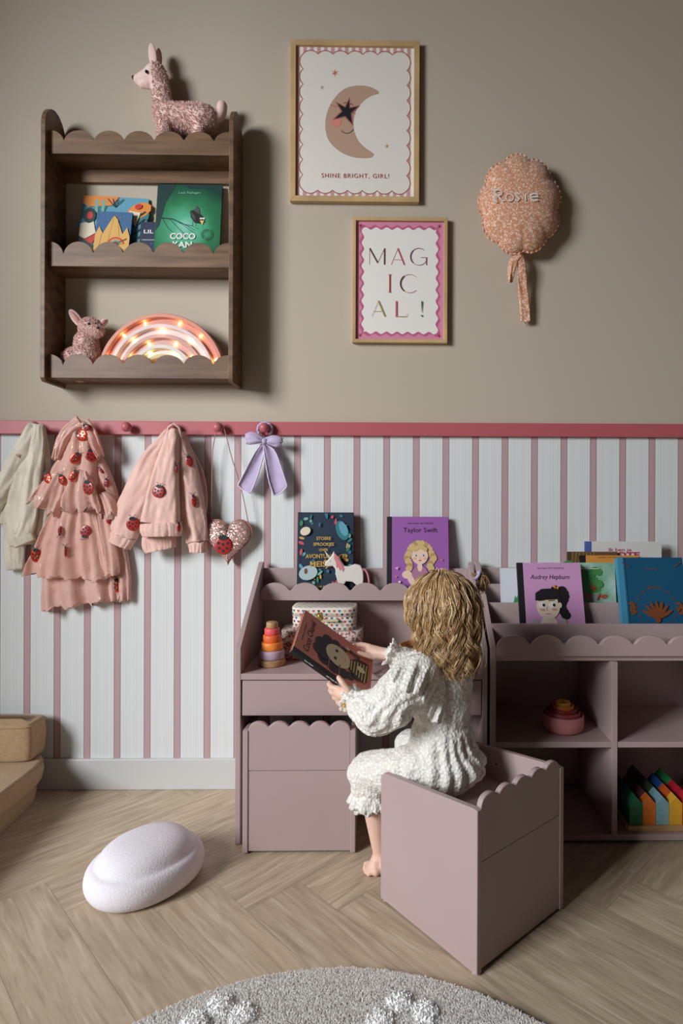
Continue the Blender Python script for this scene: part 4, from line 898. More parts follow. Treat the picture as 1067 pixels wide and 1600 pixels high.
def art_blue(A,w,h):
    c=COPP; A.text('Disney',w*.5,h*.86,.0075,c,shear=.2,fit=w*.20); A.text('ONCE',w*.5,h*.655,.008,c,fit=w*.16)
    A.arc(w*.52,h*.44,w*.30,w*.30,0,2*PI,.0010,c,40)
    for k in range(14): a=2*PI*k/14; A.ell(w*.52+w*.30*cos(a),h*.44+w*.30*sin(a),.0035,.0022,c,a)
    for sx in (-1,1):
        for k in range(6): A.ell(w*(.52+sx*.36)+.006*sin(k*2.3),h*(.38+.022*k),.008,.005,c,sx*k*.6,8)
    # plain generic ornament in place of the cover picture
    for k in range(7): g=math.radians(30+20*k); A.ell(w*.52+.030*cos(g),h*.31+.034*sin(g),.026,.0055,c,g)
    A.ell(w*.52,h*.31,.009,.009,c)
    for q in ((0.06,.94),(.94,.94)): 
        for k in range(4): A.ell(w*q[0]+(k*.006 if q[0]<.5 else -k*.006),h*q[1]-k*.004,.0028,.0018,c,k)
    A.stroke([(.014,0),(.014,h)],.0016,flat('groove_blue',(10,54,84)))
M=lean(965,.826,.185,.252,.5495)
book('storybook','large teal blue hardback with copper ornament in the front slot of the bookcase',.208,LH[0],.026,M,flat('book_petrol_blue',(16,82,116)),flat('book_spine_blue',(64,140,172)),art_blue,spw=.018)
def art_plain(A,w,h):
    A.poly([(w*.42,h*.3),(w*.6,h*.3),(w*.55,h*.42),(w*.58,h*.42),(w*.51,h*.6),(w*.44,h*.42),(w*.47,h*.42)],GRNP)
    A.poly([(w*.42,h*.28),(w*.40,h*.2),(w*.6,h*.2),(w*.6,h*.28)],YEL)
    A.poly([(w*.25,h*.35),(w*.42,h*.4),(w*.36,h*.52),(w*.33,h*.45),(w*.3,h*.5)],GRNP)
M=lean(782,.785,.130,.160,.6085)
book('picture_book','white picture book partly hidden behind the lilac book',.15,LH[0],.008,M,flat('cover_pale_white',(214,222,226)),flat('cover_pale_white',(214,222,226)),art_plain)
def watercolor():
    m=mat('book_green_watercolour',(74,148,80),.55,var=(14,0),c2=(190,214,212)); return m
WC=watercolor()
def art_green(A,w,h):
    A.text('TEKST CORRY VAN WALTROUT',w*.66,h*.875,.0055,INKW,bold=.01,fit=w*.44) if 0 else None
    for k in range(26): A.ell(w*(.35+.4*random.random()),h*(.55+.43*random.random()),.02,.014,flat('print_leaf',(66,136,70)),random.random()*3,9)
    A.ell(w*.49,h*.70,.014,.018,flat('print_berry',(178,40,44))); A.stroke([(w*.5,h*.9),(w*.78,h*.9)],.002,INKW)
    A.text('Ik',w*.68,h*.55,.019,flat('ink_red',(196,52,44)),bold=.01,shear=.2); A.text('laat je',w*.63,h*.42,.018,flat('ink_red',(196,52,44)),bold=.01,shear=.2,fit=w*.46)
M=lean(846,.805,.145,.172,.6085)
book('picture_book','green watercolour picture book with red writing between the lilac and blue books',.240,LH[0],.006,M,WC,flat('spine_pale_blue',(176,208,222)),art_green,spw=.006)
def art_or(A,w,h): A.text('Van klein TOT GROOTS',w*.5,h*.945,.0055,BROWNP,fit=w*.42)
M=lean(907,.823,.083,.095,.6585)
book('picture_book','orange picture book with a black spine behind the teal blue hardback',.198,LH[0],.012,M,flat('book_orange',(220,148,72)),BLACK,art_or,spw=.017)
def art_br(A,w,h):
    for k in range(7): A.stroke([(w*.1+.012*k,h*.99),(w*.1+.014*k-.01,h*.6)],.0012,GOLD)
M=lean(887,.834,.068,.074,.6585)
book('storybook','brown book with gold lines poking up behind the orange book',.17,LH[0],.0065,M,flat('book_brown',(104,78,46)),flat('book_brown2',(80,60,40)),art_br)
def art_white(A,w,h):
    A.text('Ik ben je',w*.45,h*.84,.0115,flat('ink_berry',(178,50,90)),bold=.015,fit=w*.30); A.text('GROTE',w*.45,h*.745,.017,flat('ink_berry',(178,50,90)),bold=.04,fit=w*.52)
M=lean(915,.868,.052,.058,.6585)
book('picture_book','white picture book with blue spine and berry red title at the back of the bookcase',.262,LH[0],.012,M,flat('cover_warm_white',(220,218,214)),flat('spine_violet_blue',(84,96,168)),art_white,spw=.020)

# ---- unicorn ----
t=thing('toy_unicorn','white wooden toy unicorn with pink mane standing on the desk ledge','toy animal',(P(545,930,.079).x,-.066,.6828))
d=.0695; sU=908/(2.04-d)
def U(x,y): return P(x,y,d)
out=[(524,869),(522,860),(519,867),(515,872),(508,879),(508,884),(513,885),(520,884),(524,889),(525,899),(528,910),(529,931),(534,931),(536,916),(541,908),(551,909),(557,914),(559,931),(565,931),(567,918),(568,903),(567,890),(563,883),(555,881),(545,885),(538,884),(533,876),(529,868)]
uz=Vector((0,1,0)); pw=[U(*q) for q in out]; zmin=min(p.z for p in pw)
pw=[Vector((p.x,0,p.z-zmin+.6828 if p.z-zmin<.004 else p.z)) for p in pw]
mb=MB(); mb.prism([(p.x,p.z) for p in pw],XZ,-d-.0065,-d+.0065,mat('toy_white_paint',(228,220,212),.4)); mb.build('body',t,bevel=.003)
mn=[(523,864),(527,868),(531,875),(535,882),(538,889),(536,893),(533,888),(531,891),(528,884),(526,887),(525,878),(522,872)]
mb=MB(); mb.prism([(U(*q).x,U(*q).z) for q in mn],XZ,-d-.0080,-d-.0067,flat('toy_pink',(216,128,138))); mb.prism([(U(*q).x,U(*q).z) for q in mn],XZ,-d+.0067,-d+.0078,flat('toy_pink',(216,128,138))); mb.build('mane',t)
mb=MB(); mb.tube([U(516,872),U(512,867),U(507,861)],[.0035,.0025,.0006],mat('toy_white_paint',(228,220,212),.4),10); mb.build('horn',t)
mb=MB(); mb.tube([Vector(q) for q in catmull([tuple(U(566,890)),tuple(U(571,891)),tuple(U(575,899)),tuple(U(577,912))],5)],[.0036]*16,flat('toy_pink',(216,128,138)),10); mb.build('tail',t)
mb=MB(); mb.ball(P(516,877,d+.0068),(.0014,.0006,.0016),BLACK,8,6); mb.build('eye',t)

# ---- suitcases ----
def dcase(name,label,x0,x1,y0,y1,z0,z1,m,top,heart=False,zl=.62):
    t=thing(name,label,'case',((x0+x1)/2,(y0+y1)/2,z0)); n=48
    def ring(z,g=0):
        r=[]; cx,cy=(x0+x1)/2,(y0+y1)/2; a,b=(x1-x0)/2-g,(y0-y1)/2+g; b=abs((y1-y0)/2)-g
        for k in range(n):
            u=2*PI*k/n; c_,s_=cos(u),sin(u); e=.42; X=abs(c_)**e*(1 if c_>0 else -1); Y=abs(s_)**e*(1 if s_>0 else -1); r.append(Vector((cx+a*X,cy+b*Y,z)))
        return r
    zm=z0+(z1-z0)*zl
    mb=MB(); mb.rings([ring(z0,.003),ring(z0+.003),ring(zm-.0004)],m); mb.build('base',t)
    mb=MB(); mb.rings([ring(zm,-.0016),ring(z1-.002,-.0016),ring(z1,.002)],top); 
    if heart:
        A=Art(mb,Matrix.Translation((x0,y0-.0017,z0))@Matrix.Rotation(PI/2,4,'X')); 
        cols=[ROSEP,BLUP,GRNP,NAVY,flat('heart_sand',(206,176,140)),REDP]; k=0
    o=mb.build('lid',t,recalc=True)
    if heart:
        cols=[ROSEP,BLUP,GRNP,NAVY,flat('heart_sand',(206,176,140)),REDP,flat('heart_wine',(130,50,60))]
        for part,zA,zB,g in ((t.children[0],z0,zm,-.0006),(t.children[1],zm,z1,-.0022)):
            b2=MB(); rr=ring(0,g); cum=[0]
            for i in range(n): cum.append(cum[-1]+(rr[(i+1)%n]-rr[i]).length)
            k=0; z=z0+.006; row=0
            while z<z1:
                if zA+.003<z<zB-.003:
                    s_=(row%2)*.008
                    while s_<cum[-1]:
                        i=max(j for j in range(n) if cum[j]<=s_); p=rr[i].lerp(rr[(i+1)%n],(s_-cum[i])/(cum[i+1]-cum[i])); tg=(rr[(i+1)%n]-rr[i]).normalized(); nn=Vector((tg.y,-tg.x,0))
                        AA=Art(b2,axes(Vector((p.x,p.y,z)),tg,Vector((0,0,1))),.0001); AA.heart(0,0,.0046,cols[(k*3+row*2)%7]); k+=1; s_+=.0165
                z+=.0115; row+=1
            if b2.v: b2.build('heart_print',part,recalc=False)
        b2=MB()
        for a in range(12):
            for b in range(6): AA=Art(b2,Matrix.Translation((x0+.012+a*.0165+(b%2)*.008,y0+.012+b*.016,z1+.0002)),.0001); AA.heart(0,0,.0044,cols[(a+b*3)%7]) if x0+.012+a*.0165+(b%2)*.008<x1-.01 else None
        b2.build('heart_print',t.children[1],recalc=False)
    BR=mat('brass',(196,170,104),.3,metal=.8); xm=(x0+x1)/2-.012
    mb=MB(); mb.box(xm-.008,xm+.008,y0-.004,y0-.0018,zm-.012,zm+.014,BR); mb.lathe([(.005,0),(.005,.003),(.002,.004)],(xm,y0-.004,zm+.002),BR,16,'y'); mb.build('clasp',t,bevel=.001)
    mb=MB(); xh=xm+.035; mb.tube([Vector((xh-.022,y0-.003,zm-.006)),Vector((xh-.022,y0-.012,zm-.010)),Vector((xh+.022,y0-.012,zm-.010)),Vector((xh+.022,y0-.003,zm-.006))],.003,BR,8); mb.box(xh-.024,xh+.024,y0-.015,y0-.009,zm-.0135,zm-.0065,mat('cream_handle',(206,196,156),.5)); mb.build('handle',t)
    return t
LIB=bpy.data.materials.new('liberty_floral_paper'); LIB.use_nodes=True; nt=LIB.node_tree; b=nt.nodes['Principled BSDF']; b.inputs['Roughness'].default_value=.6
tc=N(nt,'ShaderNodeTexCoord'); v=N(nt,'ShaderNodeTexVoronoi'); v.inputs['Scale'].default_value=190; nt.links.new(tc.outputs['Object'],v.inputs[0]); sp=N(nt,'ShaderNodeSeparateColor'); nt.links.new(v.outputs['Color'],sp.inputs[0]); r=N(nt,'ShaderNodeValToRGB'); r.color_ramp.interpolation='CONSTANT'
e_=r.color_ramp.elements; e_[0].color=rgb((222,212,204)); e_[1].position=.45; e_[1].color=rgb((178,92,92))
for p_,c_ in ((.58,(226,214,206)),(.7,(96,100,120)),(.8,(206,150,140)),(.9,(120,104,84))): k=e_.new(p_); k.color=rgb(c_)
nt.links.new(sp.outputs[0],r.inputs[0]); nt.links.new(r.outputs[0],b.inputs['Base Color'])
CASEW=mat('case_cream_paper',(230,222,210),.6)
dcase('toy_suitcase','floral toy suitcase lying under the heart patterned one on the desk',-.340,-.080,-.195,-.050,.4996,.5885,LIB,LIB)
dcase('toy_suitcase','cream toy suitcase printed with coloured hearts on top of the floral one',-.306,-.100,-.180,-.060,.5889,.6620,CASEW,CASEW,True)

# ---- stacking tower ----
cx,cy=P(425,1030,.245).x,-.245
WD=mat('natural_beech',(186,146,104),.55,var=(14,.1),stretch=(1,1,5))
b0=thing('ring_stacker','natural wooden base with peg at the bottom of the stacking tower on the desk','toy',(cx,cy,.4996),None)
mb=MB(); mb.lathe([(.038,.4996),(.0405,.502),(.0405,.517),(.038,.5195),(.007,.5197),(.007,.600)],(cx,cy,0),WD,36); mb.build('base',b0)
Z=.5202
for lab,c_,ro,h_ in (('lilac wooden ring, lowest ring of the stacking tower',(196,170,190),.0375,.026),('light orange wooden ring above the lilac ring of the stacking tower',(244,142,54),.0325,.0240),('dark orange wooden ring in the middle of the stacking tower',(232,106,52),.0275,.0215),('coral pink wooden ring near the top of the stacking tower',(236,96,100),.0232,.0200)):
    mb=MB(); m=mat('ring_'+lab.split()[0]+lab.split()[1],c_,.5,var=(30,.05)); ri=.0085
    mb.lathe([(ri,Z),(ro-.002,Z),(ro,Z+.003),(ro,Z+h_-.003),(ro-.002,Z+h_),(ri,Z+h_),(ri,Z)],(cx,cy,0),m,36,cap=False)
    o=mb.build('stacking_ring',label=lab,cat='toy ring',group='rings of the stacking tower',loc=(cx,cy,Z)); Z+=h_+.0004
mb=MB(); Zt=max(Z,.6005); mb.lathe([(.0165,Z),(.0180,Z+.002),(.0175,Z+.016),(.0150,Z+.0185)],(cx,cy,0),WD,32); mb.build('wooden_disc',label='round natural wood cap on top of the stacking tower',cat='toy',loc=(cx,cy,Z))

# ---- wicker basket behind the child ----
WK=mat('wicker',(190,140,84),.7,var=(90,.25),bump=(160,.8,.002),stretch=(1,1,3))
x0,x1,y0,y1=.045,.165,-.235,-.10; t=thing('wicker_basket','low wicker basket on the desk behind the child','basket',((x0+x1)/2,(y0+y1)/2,.4996))
mb=MB(); c=Vector(((x0+x1)/2,(y0+y1)/2,0)); n=60
for k in range(7):
    mb.tube([c+Vector((.062*cos(2*PI*j/n),.062*sin(2*PI*j/n),.5035+k*.006+.0014*sin(15*2*PI*j/n*1+k*PI))) for j in range(n+1)],.0034,WK,8)
mb.lathe([(.001,.4997),(.060,.4997),(.060,.5030),(.001,.5030)],(c.x,c.y,0),WK,40); mb.build('woven_body',t)

# ---- nesting bowls ----
cx,cy=P(879.5,1135,.245).x,-.245; z=.2983
for lab,c_,ro,z0,z1 in (('dusty pink bowl, largest and lowest of the nested bowls',(206,130,134),.0625,.2983,.3500),('wine red bowl nested inside the dusty pink bowl',(160,66,70),.0520,.3035,.3600),('dark red bowl in the middle of the nested bowls',(150,40,36),.0425,.3085,.3690),('orange bowl inside the dark red bowl',(226,120,50),.0330,.3135,.3775),('yellow bowl, smallest and topmost of the nested bowls',(236,172,72),.0225,.3185,.3850)):
    mb=MB(); th=.0042; m=mat('bowl_'+lab.split()[0]+lab.split()[1],c_,.5)
    H=z1-z0; mb.lathe([(.001,z0),(ro*.84,z0),(ro*.96,z0+H*.2),(ro,z0+H*.55),(ro*.985,z1-.002),(ro*.96,z1),(ro-th,z1-.002),(ro-th,z0+H*.6),(ro*.9-th,z0+H*.3),(ro*.7-th,z0+.0045),(.001,z0+.0045)],(cx,cy,0),m,44)
    mb.build('stacking_bowl',label=lab,cat='bowl',group='nested toy bowls in the bookcase',loc=(cx,cy,z0))

# ---- wooden houses on a tray ----
TX0,TX1=P(978,1298,.32).x,P(978,1298,.32).x+.262; 
mb=MB(); mb.prism([(TX0+.004,-.328),(TX1-.004,-.328),(TX1,-.318),(TX1,-.075),(TX0,-.075),(TX0,-.318)],lambda a,b,t:(a,b,t),.0264,.0425,WD); mb.build('wooden_tray',label='flat wooden tray under the coloured house blocks in the bookcase',cat='tray',loc=((TX0+TX1)/2,-.2,.0264),bevel=.002)
hc=[[('green',(30,120,80)),('petrol',(16,70,84)),('indigo',(40,50,90))],[('orange',(222,116,44)),('aubergine',(92,50,60)),('brown',(74,52,44))],[('light blue',(132,176,184)),('moss green',(62,84,60)),('olive',(70,72,40))],[('yellow',(230,172,50)),('burnt orange',(206,90,36)),('blue',(32,86,156))],[('cherry red',(196,30,44)),('crimson',(176,28,46)),('leaf green',(30,130,70))]]
hx=P(983.5,1288,.322).x
order=['leftmost column','second column from the left','third column','fourth column','rightmost column']
for i,colm in enumerate(hc):
    y=-.322
    for j,(cn,c_) in enumerate(colm):
        L_=[.062,.072,.080][j] if i not in (1,3) else [.030,.055,.070][j]
        if i==4: L_=[.040,.070,.080][j]
        w_=.0388; x=hx+i*.0398; z=.0427; pr=[(x,z),(x+w_,z),(x+w_,z+.064),(x+w_/2,z+.085),(x,z+.064)]
        mb=MB(); mb.prism(pr,XZ,y,y+L_-.0006,mat('block_'+cn.replace(' ','_'),c_,.5,var=(60,.06))); 
        mb.build('house_block',label='%s house shaped block in the %s, %s'%(cn,order[i],['front row','middle row','back row'][j]),cat='toy block',group='house blocks on the tray',loc=(x+w_/2,y,z),bevel=.0008); y+=L_

# ================= FLOOR CUSHIONS, STONE, RUG =================
SOF=mat('tan_linen',(178,148,112),.9,var=(90,.05),bump=(500,.5,.0008),sheen=.2)
def cushion(name,label,x0,x1,y0,y1,z0,z1,r=.022,rot=0,pip=True,group=None):
    c=Vector(((x0+x1)/2,(y0+y1)/2,0)); a,b=(x1-x0)/2,(y1-y0)/2; n=64; R=[]; H=z1-z0
    def ring(g,z,crown=0):
        q=[]
        for k in range(n):
            u=2*PI*(k+.5)/n; e=.22; X=abs(cos(u))**e*(1 if cos(u)>0 else -1); Y=abs(sin(u))**e*(1 if sin(u)>0 else -1); q.append(Vector((c.x+(a-g)*X,c.y+(b-g)*Y,z)))
        return q
    for k in range(7): t_=PI/2*k/6; R.append(ring(r*.35*(1-sin(t_)),z0+r*.6*(1-cos(t_))))
    R.append(ring(-.004,z0+H/2)); 
    for k in range(7): t_=PI/2*(1-k/6); R.append(ring(r*.35*(1-sin(t_)),z1-r*.6*(1-cos(t_))))
    R.append(ring(.05,z1+.003)); R.append(ring(min(a,b)*.8,z1+.005))
    T=thing(name,label,'floor cushion',(c.x,c.y,z0),group); mb=MB(); 
    if rot: Rm=Matrix.Translation(c)@Matrix.Rotation(rot,4,'Z')@Matrix.Translation(-c); R=[[Rm@p for p in q] for q in R]
    mb.rings(R,SOF); mb.build('cover',T)
    rr=ring(-.0005,z1-r*.42); rr=[Rm@p for p in rr] if rot else rr
    mb=MB(); mb.tube(rr+[rr[0]],.0022,SOF,6,False); mb.build('piping',T)
g_='stacked floor cushions'
cushion('floor_cushion','tan linen floor cushion lying directly on the floor under two others',-2.17,-1.155,-1.0,-.018,0,.071,rot=.10*0,group=g_)
cushion('floor_cushion','tan linen floor cushion in the middle of the stack by the wall',-2.17,-1.130,-1.0,-.018,.0725,.143,group=g_)
cushion('floor_cushion','small tan linen bolster on top of the cushion stack against the wall',-2.16,-1.165,-.135,-.020,.1475,.270,group=g_)

STN=mat('pink_speckled_foam',(236,230,237),.85,var=(420,.04),bump=(240,.7,.0016))
c=Vector((-.632,-.499,0)); a_,b_=.147,.124; rot=math.radians(48); prof=[(.80,0),(.93,.004),(1.0,.020),(1.02,.038),(.995,.056),(.94,.069),(.885,.073),(.845,.0745),(.815,.080),(.76,.094),(.66,.106),(.5,.1155),(.3,.120),(.1,.1215),(.01,.1215)]
R=[]
for rr,h in prof:
    q=[]
    for k in range(96):
        u=2*PI*k/96; e=.92; X=abs(cos(u))**e*(1 if cos(u)>0 else -1)*a_*rr; Y=abs(sin(u))**e*(1 if sin(u)>0 else -1)*b_*rr
        if h>.0745: X+=.0; 
        q.append(c+Vector((X*cos(rot)-Y*sin(rot),X*sin(rot)+Y*cos(rot),h)))
    R.append(q)
mb=MB(); mb.rings(R,STN); mb.build('stepping_stone',label='pale pink foam stepping stone lying alone on the wooden floor',cat='toy',loc=tuple(c),sub=1)

RUGM=mat('rug_wool_cream',(252,249,246),.95,var=(70,.05)); RUGF=mat('rug_flower_white',(252,251,250),.95,bump=(160,.3,.003))
for m_ in (RUGM,):
    nt=m_.node_tree; b_=nt.nodes['Principled BSDF']; tr=N(nt,'ShaderNodeBsdfTranslucent'); tr.inputs[0].default_value=rgb((250,246,240)); mx=N(nt,'ShaderNodeMixShader'); mx.inputs[0].default_value=.45
    nt.links.new(b_.outputs[0],mx.inputs[1]); nt.links.new(tr.outputs[0],mx.inputs[2]); nt.links.new(mx.outputs[0],[n for n in nt.nodes if n.type=='OUTPUT_MATERIAL'][0].inputs[0])
rc=Vector((-.095,-1.439,0)); RR=.633
t=thing('round_rug','round cream shaggy rug with white flowers at the bottom edge','rug',rc)
mb=MB(); mb.lathe([(RR-.004,0),(RR,.003),(RR-.002,.008),(RR-.01,.010),(.01,.010)],rc,RUGM,120); 
v=[];f=[]
def blade(x,y,l,wd,z=.009):
    k=len(v); a=random.random()*PI; dx,dy=wd*cos(a),wd*sin(a); lx,ly=random.gauss(0,.35)*l,random.gauss(0,.35)*l
    v.extend([Vector((x-dx,y-dy,z)),Vector((x+dx,y+dy,z)),Vector((x+lx*.6+dx,y+ly*.6+dy,z+l*.6)),Vector((x+lx*.6-dx,y+ly*.6-dy,z+l*.6)),Vector((x+lx,y+ly,z+l))]); f.extend([[k,k+1,k+2,k+3],[k+3,k+2,k+4]])
for k in range(90000):
    if k%3: a=random.gauss(PI/2,.75); r=RR*math.sqrt(random.random()**.45)   # tufted more finely towards the near edge, without a seam
    else: a=random.uniform(0,2*PI); r=RR*math.sqrt(random.random())
    r=min(r,RR-.002); blade(rc.x+r*cos(a),rc.y+r*sin(a),.0062,.0020)
mb.add(v,f,RUGM,True); mb.build('pile',t,recalc=False,kind='stuff')
mb=MB(); v=[];f=[]; PET=[]
for fx,fy in ((PZ(345,1600,.01)[:2]),(PZ(625,1598,.01)[:2])) if 0 else [tuple(PZ(340,1606,.012))[:2],tuple(PZ(632,1600,.012))[:2],(rc.x,rc.y-.35),(rc.x-.3,rc.y-.15),(rc.x+.3,rc.y-.2)]:
    for q in range(5):
        a=2*PI*q/5+.5; px_,py_=fx+.046*cos(a),fy+.046*sin(a); PET.append((px_,py_))
        for k in range(220): r=.027*math.sqrt(random.random()); g=2*PI*random.random(); blade(px_+r*cos(g),py_+r*sin(g),.006,.0022,.009+.010*math.sqrt(max(0,1-(r/.028)**2)))
mb.add(v,f,RUGF,True)
for px_,py_ in PET: mb.ball((px_,py_,.007),(.028,.028,.0145),RUGF,20,10)
mb.build('flower_tufts',t,recalc=False)
# ================= HELD BOOK =================
q=lambda x,y,dist:P(x,y,2.04-dist)
A_,B_,C_=q(477,953,1.69),q(457,1015,1.50),q(583,1030,1.74)
D_=B_+C_-A_
def art_held(A,w,h):
    A.text('Little People, BIG DREAMS',w*.52,h*.925,.0050,BLACK,fit=w*.42); A.text('Coco Chanel',w*.5,h*.825,.0185,BLACK,shear=.2,bold=.006,fit=w*.72)
    x,y,s=w*.49,h*.49,.042; hr=flat('print_hair_black',(26,22,26)); sk=flat('print_skin_cream',(220,206,166)); bd=flat('print_mauve_band',(150,96,110))
    for a,b,c_ in ((-1.15,.85,.5),(-1.3,.05,.52),(-1.25,-.7,.45),(-1.1,-1.25,.35),(1.0,.9,.42),(1.15,.2,.36),(.2,1.25,.55),(-.5,1.25,.6),(1.0,-.4,.3)): A.ell(x+a*s,y+b*s,c_*s*1.05,c_*s,hr)
    A.ell(x,y+s*.9,s*1.25,s*.55,hr)
    A.ell(x,y-s*.12,s*1.02,s*1.02,sk)
    for a,b in ((-1.22,.46),(-1.2,-.38)): A.stroke([(x+a*s-.5*s,y+b*s),(x+a*s+.5*s,y+b*s+.05*s)],.004,bd)
    for k in (-.4,.42): A.poly([(x+k*s-.14*s,y-.02*s),(x+k*s+.14*s,y-.02*s),(x+k*s+.14*s,y+.18*s),(x+k*s-.14*s,y+.18*s)],BLACK)
    A.arc(x+.02*s,y-.35*s,s*.07,s*.05,PI,2*PI,.0012,BROWNP,8); A.arc(x+.05*s,y-.62*s,s*.18,s*.08,PI,2*PI,.0012,REDP,8)
    body=[(x-s*.45,y-s*1.1),(x+s*.55,y-s*1.1),(x+s*1.2,y-s*1.7),(x+s*1.3,y-s*2.6),(x-s*.7,y-s*2.6),(x-s*1.1,y-s*1.8)]
    A.poly(body,hr)
    for k in range(6): A.stroke([(x-s*(.5+.08*k),y-s*(1.22+.23*k)),(x+s*(.55+.1*k),y-s*(1.2+.25*k))],.0036,flat('print_stripe_gold',(206,180,96)))
    A.ell(x+s*.2,y-s*2.0,s*.28,s*.34,sk); A.poly([(x+s*1.25,y-s*.7),(x+s*1.5,y-s*.75),(x+s*1.35,y-s*1.9),(x+s*1.15,y-s*1.7)],hr); A.ell(x+s*1.4,y-s*.7,s*.14,s*.2,sk)
    A.text('Maria Isabel Sanchez Vegara',w*.55,h*.04,.0035,BROWNP,fit=w*.4)
CORAL=flat('book_coral',(216,130,108))
Mb=axes(D_,A_-B_,B_-D_)
hb=book('picture_book','coral picture book with a black spine held in both hands by the child',(A_-B_).length,(B_-D_).length,.012,Mb,CORAL,BLACK,art_held,spw=.016)
mb=MB(); Ms=Mb@Matrix.Translation((-.0013,0,-.006))@Matrix(((0,0,-1,0),(0,1,0,0),(1,0,0,0),(0,0,0,1)))
A=Art(mb,Ms,.0002); A.text('Coco Chanel',0,(B_-D_).length*.78,.0036,INKW,rot=-PI/2,bold=.01); A.text('Little People, BIG DREAMS',0,(B_-D_).length*.44,.0036,INKW,rot=-PI/2,bold=.02); mb.build('spine_print',hb.children[0],recalc=False)

# ================= CHILD =================
SK=mat('child_skin',(232,192,172),.5,sss=.12,var=(30,.02))
hip=Vector((.150,-.528,.335)); che=Vector((.147,-.520,.525)); nk=Vector((.140,-.520,.615))
hd=q(688,952,1.500); fw=Vector((-.78,.58,-.22)).normalized(); hu=Vector((-.12,.12,1)); lf=hu.cross(fw).normalized(); hu=fw.cross(lf).normalized()
HM=Matrix(((lf.x,fw.x,hu.x,hd.x),(lf.y,fw.y,hu.y,hd.y),(lf.z,fw.z,hu.z,hd.z),(0,0,0,1))); HR=HM.to_3x3()
h=lambda a,b,c_: HM@Vector((a,b,c_))
sl,el,wl=q(652,1044,1.455),q(594,1116,1.425),q(553,1093,1.500)
sr,er,wr=Vector((.215,-.455,.560)),Vector((.115,-.345,.505)),q(604,1022,1.700)
kl=Vector((-.052,-.462,.262)); al=q(594,1330,1.578); kr=Vector((.070,-.315,.265)); ar=Vector((.050,-.270,.050))
pr=[('c',hip,.066,che,.058),('e',hip+Vector((0,.01,-.01)),(.070,.066,.055)),('c',che,.060,nk-Vector((0,0,.03)),.045),('c',sl+(che-sl)*.35,.040,sr+(che-sr)*.35,.040),('c',nk-Vector((0,0,.04)),.032,hd-hu*.05,.034),
    ('e',hd+hu*.010-fw*.006,(.072,.084,.080),HR),('e',h(0,.022,-.040),(.058,.056,.052),HR),('e',h(.032,.048,-.030),(.026,.024,.026),HR),('e',h(-.032,.048,-.030),(.026,.024,.026),HR),('c',h(0,.076,-.012),.006,h(0,.088,-.026),.0085),('c',h(0,.062,-.070),.016,h(0,.05,-.066),.02),
    ('c',h(-.012,.0745,-.050),.0045,h(.012,.0745,-.050),.0045),('c',h(-.010,.0735,-.057),.0045,h(.010,.0735,-.057),.0045),
    ('e',h(.072,.002,-.014),(.008,.013,.019),HR),('e',h(-.072,.002,-.014),(.008,.013,.019),HR),
    ('c',sl,.034,el,.028),('c',el,.027,wl,.0185),('c',sr,.034,er,.028),('c',er,.027,wr,.0185),
    ('c',hip+Vector((-.050,-.030,-.028)),.044,kl,.040),('c',kl,.038,kl.lerp(al,.35)+Vector((.010,-.004,0)),.037),('c',kl.lerp(al,.35)+Vector((.010,-.004,0)),.037,al,.021),
    ('c',hip+Vector((.040,.050,-.028)),.044,kr,.040),('c',kr,.038,kr.lerp(ar,.35),.037),('c',kr.lerp(ar,.35),.037,ar,.021)]
# left foot with toes
heel=Vector((al.x+.020,al.y-.012,.021)); ball_=Vector((q(584,1352,1.568).x,q(584,1352,1.568).y,.0175))
pr+=[('c',al,.021,heel,.021),('c',al-Vector((0,0,.012)),.021,ball_,.0165),('c',heel,.019,ball_+Vector((.012,-.006,-.003)),.0145),('c',ball_+Vector((.0,.012,0)),.0135,ball_+Vector((.006,-.014,-.004)),.0125)]
for k,(x,y,r_t) in enumerate(((-.021,.020,.0092),(-.0235,.009,.0078),(-.0225,.0,.0074),(-.019,-.0085,.007),(-.0135,-.0165,.0064))):
    pr.append(('c',ball_+Vector((x*.45,y*.9,-.004)),r_t,Vector((ball_.x+x,ball_.y+y,r_t+.001)),r_t))
b2=Vector((ar.x-.045,ar.y+.02,.016)); pr+=[('c',ar,.021,Vector((ar.x+.012,ar.y-.01,.021)),.02),('c',ar-Vector((0,0,.012)),.021,b2,.0155)]
for k in range(5): pr.append(('c',b2+Vector((-.004,.004+(k-2)*.007,-.004)),.007,Vector((b2.x-.020+.002*k,b2.y+.006+(k-2)*.0085,.0085)),.0072))
# left hand: palm under the spine, thumb on the cover, fingers curled round the back
pr+=[('c',wl,.0175,q(541,1085,1.508),.0195),('c',q(541,1085,1.508),.0195,q(534,1083,1.514),.0185)]
for ch in (((543,1077,1.497),(535,1067,1.498),(529,1059,1.506)),((531,1077,1.513),(519,1074,1.522),(514,1069,1.548),(520,1063,1.568)),((531,1084,1.514),(519,1082,1.524),(516,1078,1.552),(524,1072,1.572)),((534,1091,1.514),(523,1090,1.526),(522,1086,1.552),(530,1080,1.570)),((539,1097,1.511),(529,1098,1.522),(530,1094,1.545),(537,1088,1.560))):
    rr=[.0088,.0080,.0072,.0064]; p=[q(*c_) for c_ in ch]
    for k in range(len(p)-1): pr.append(('c',p[k],rr[k],p[k+1],rr[k+1]))
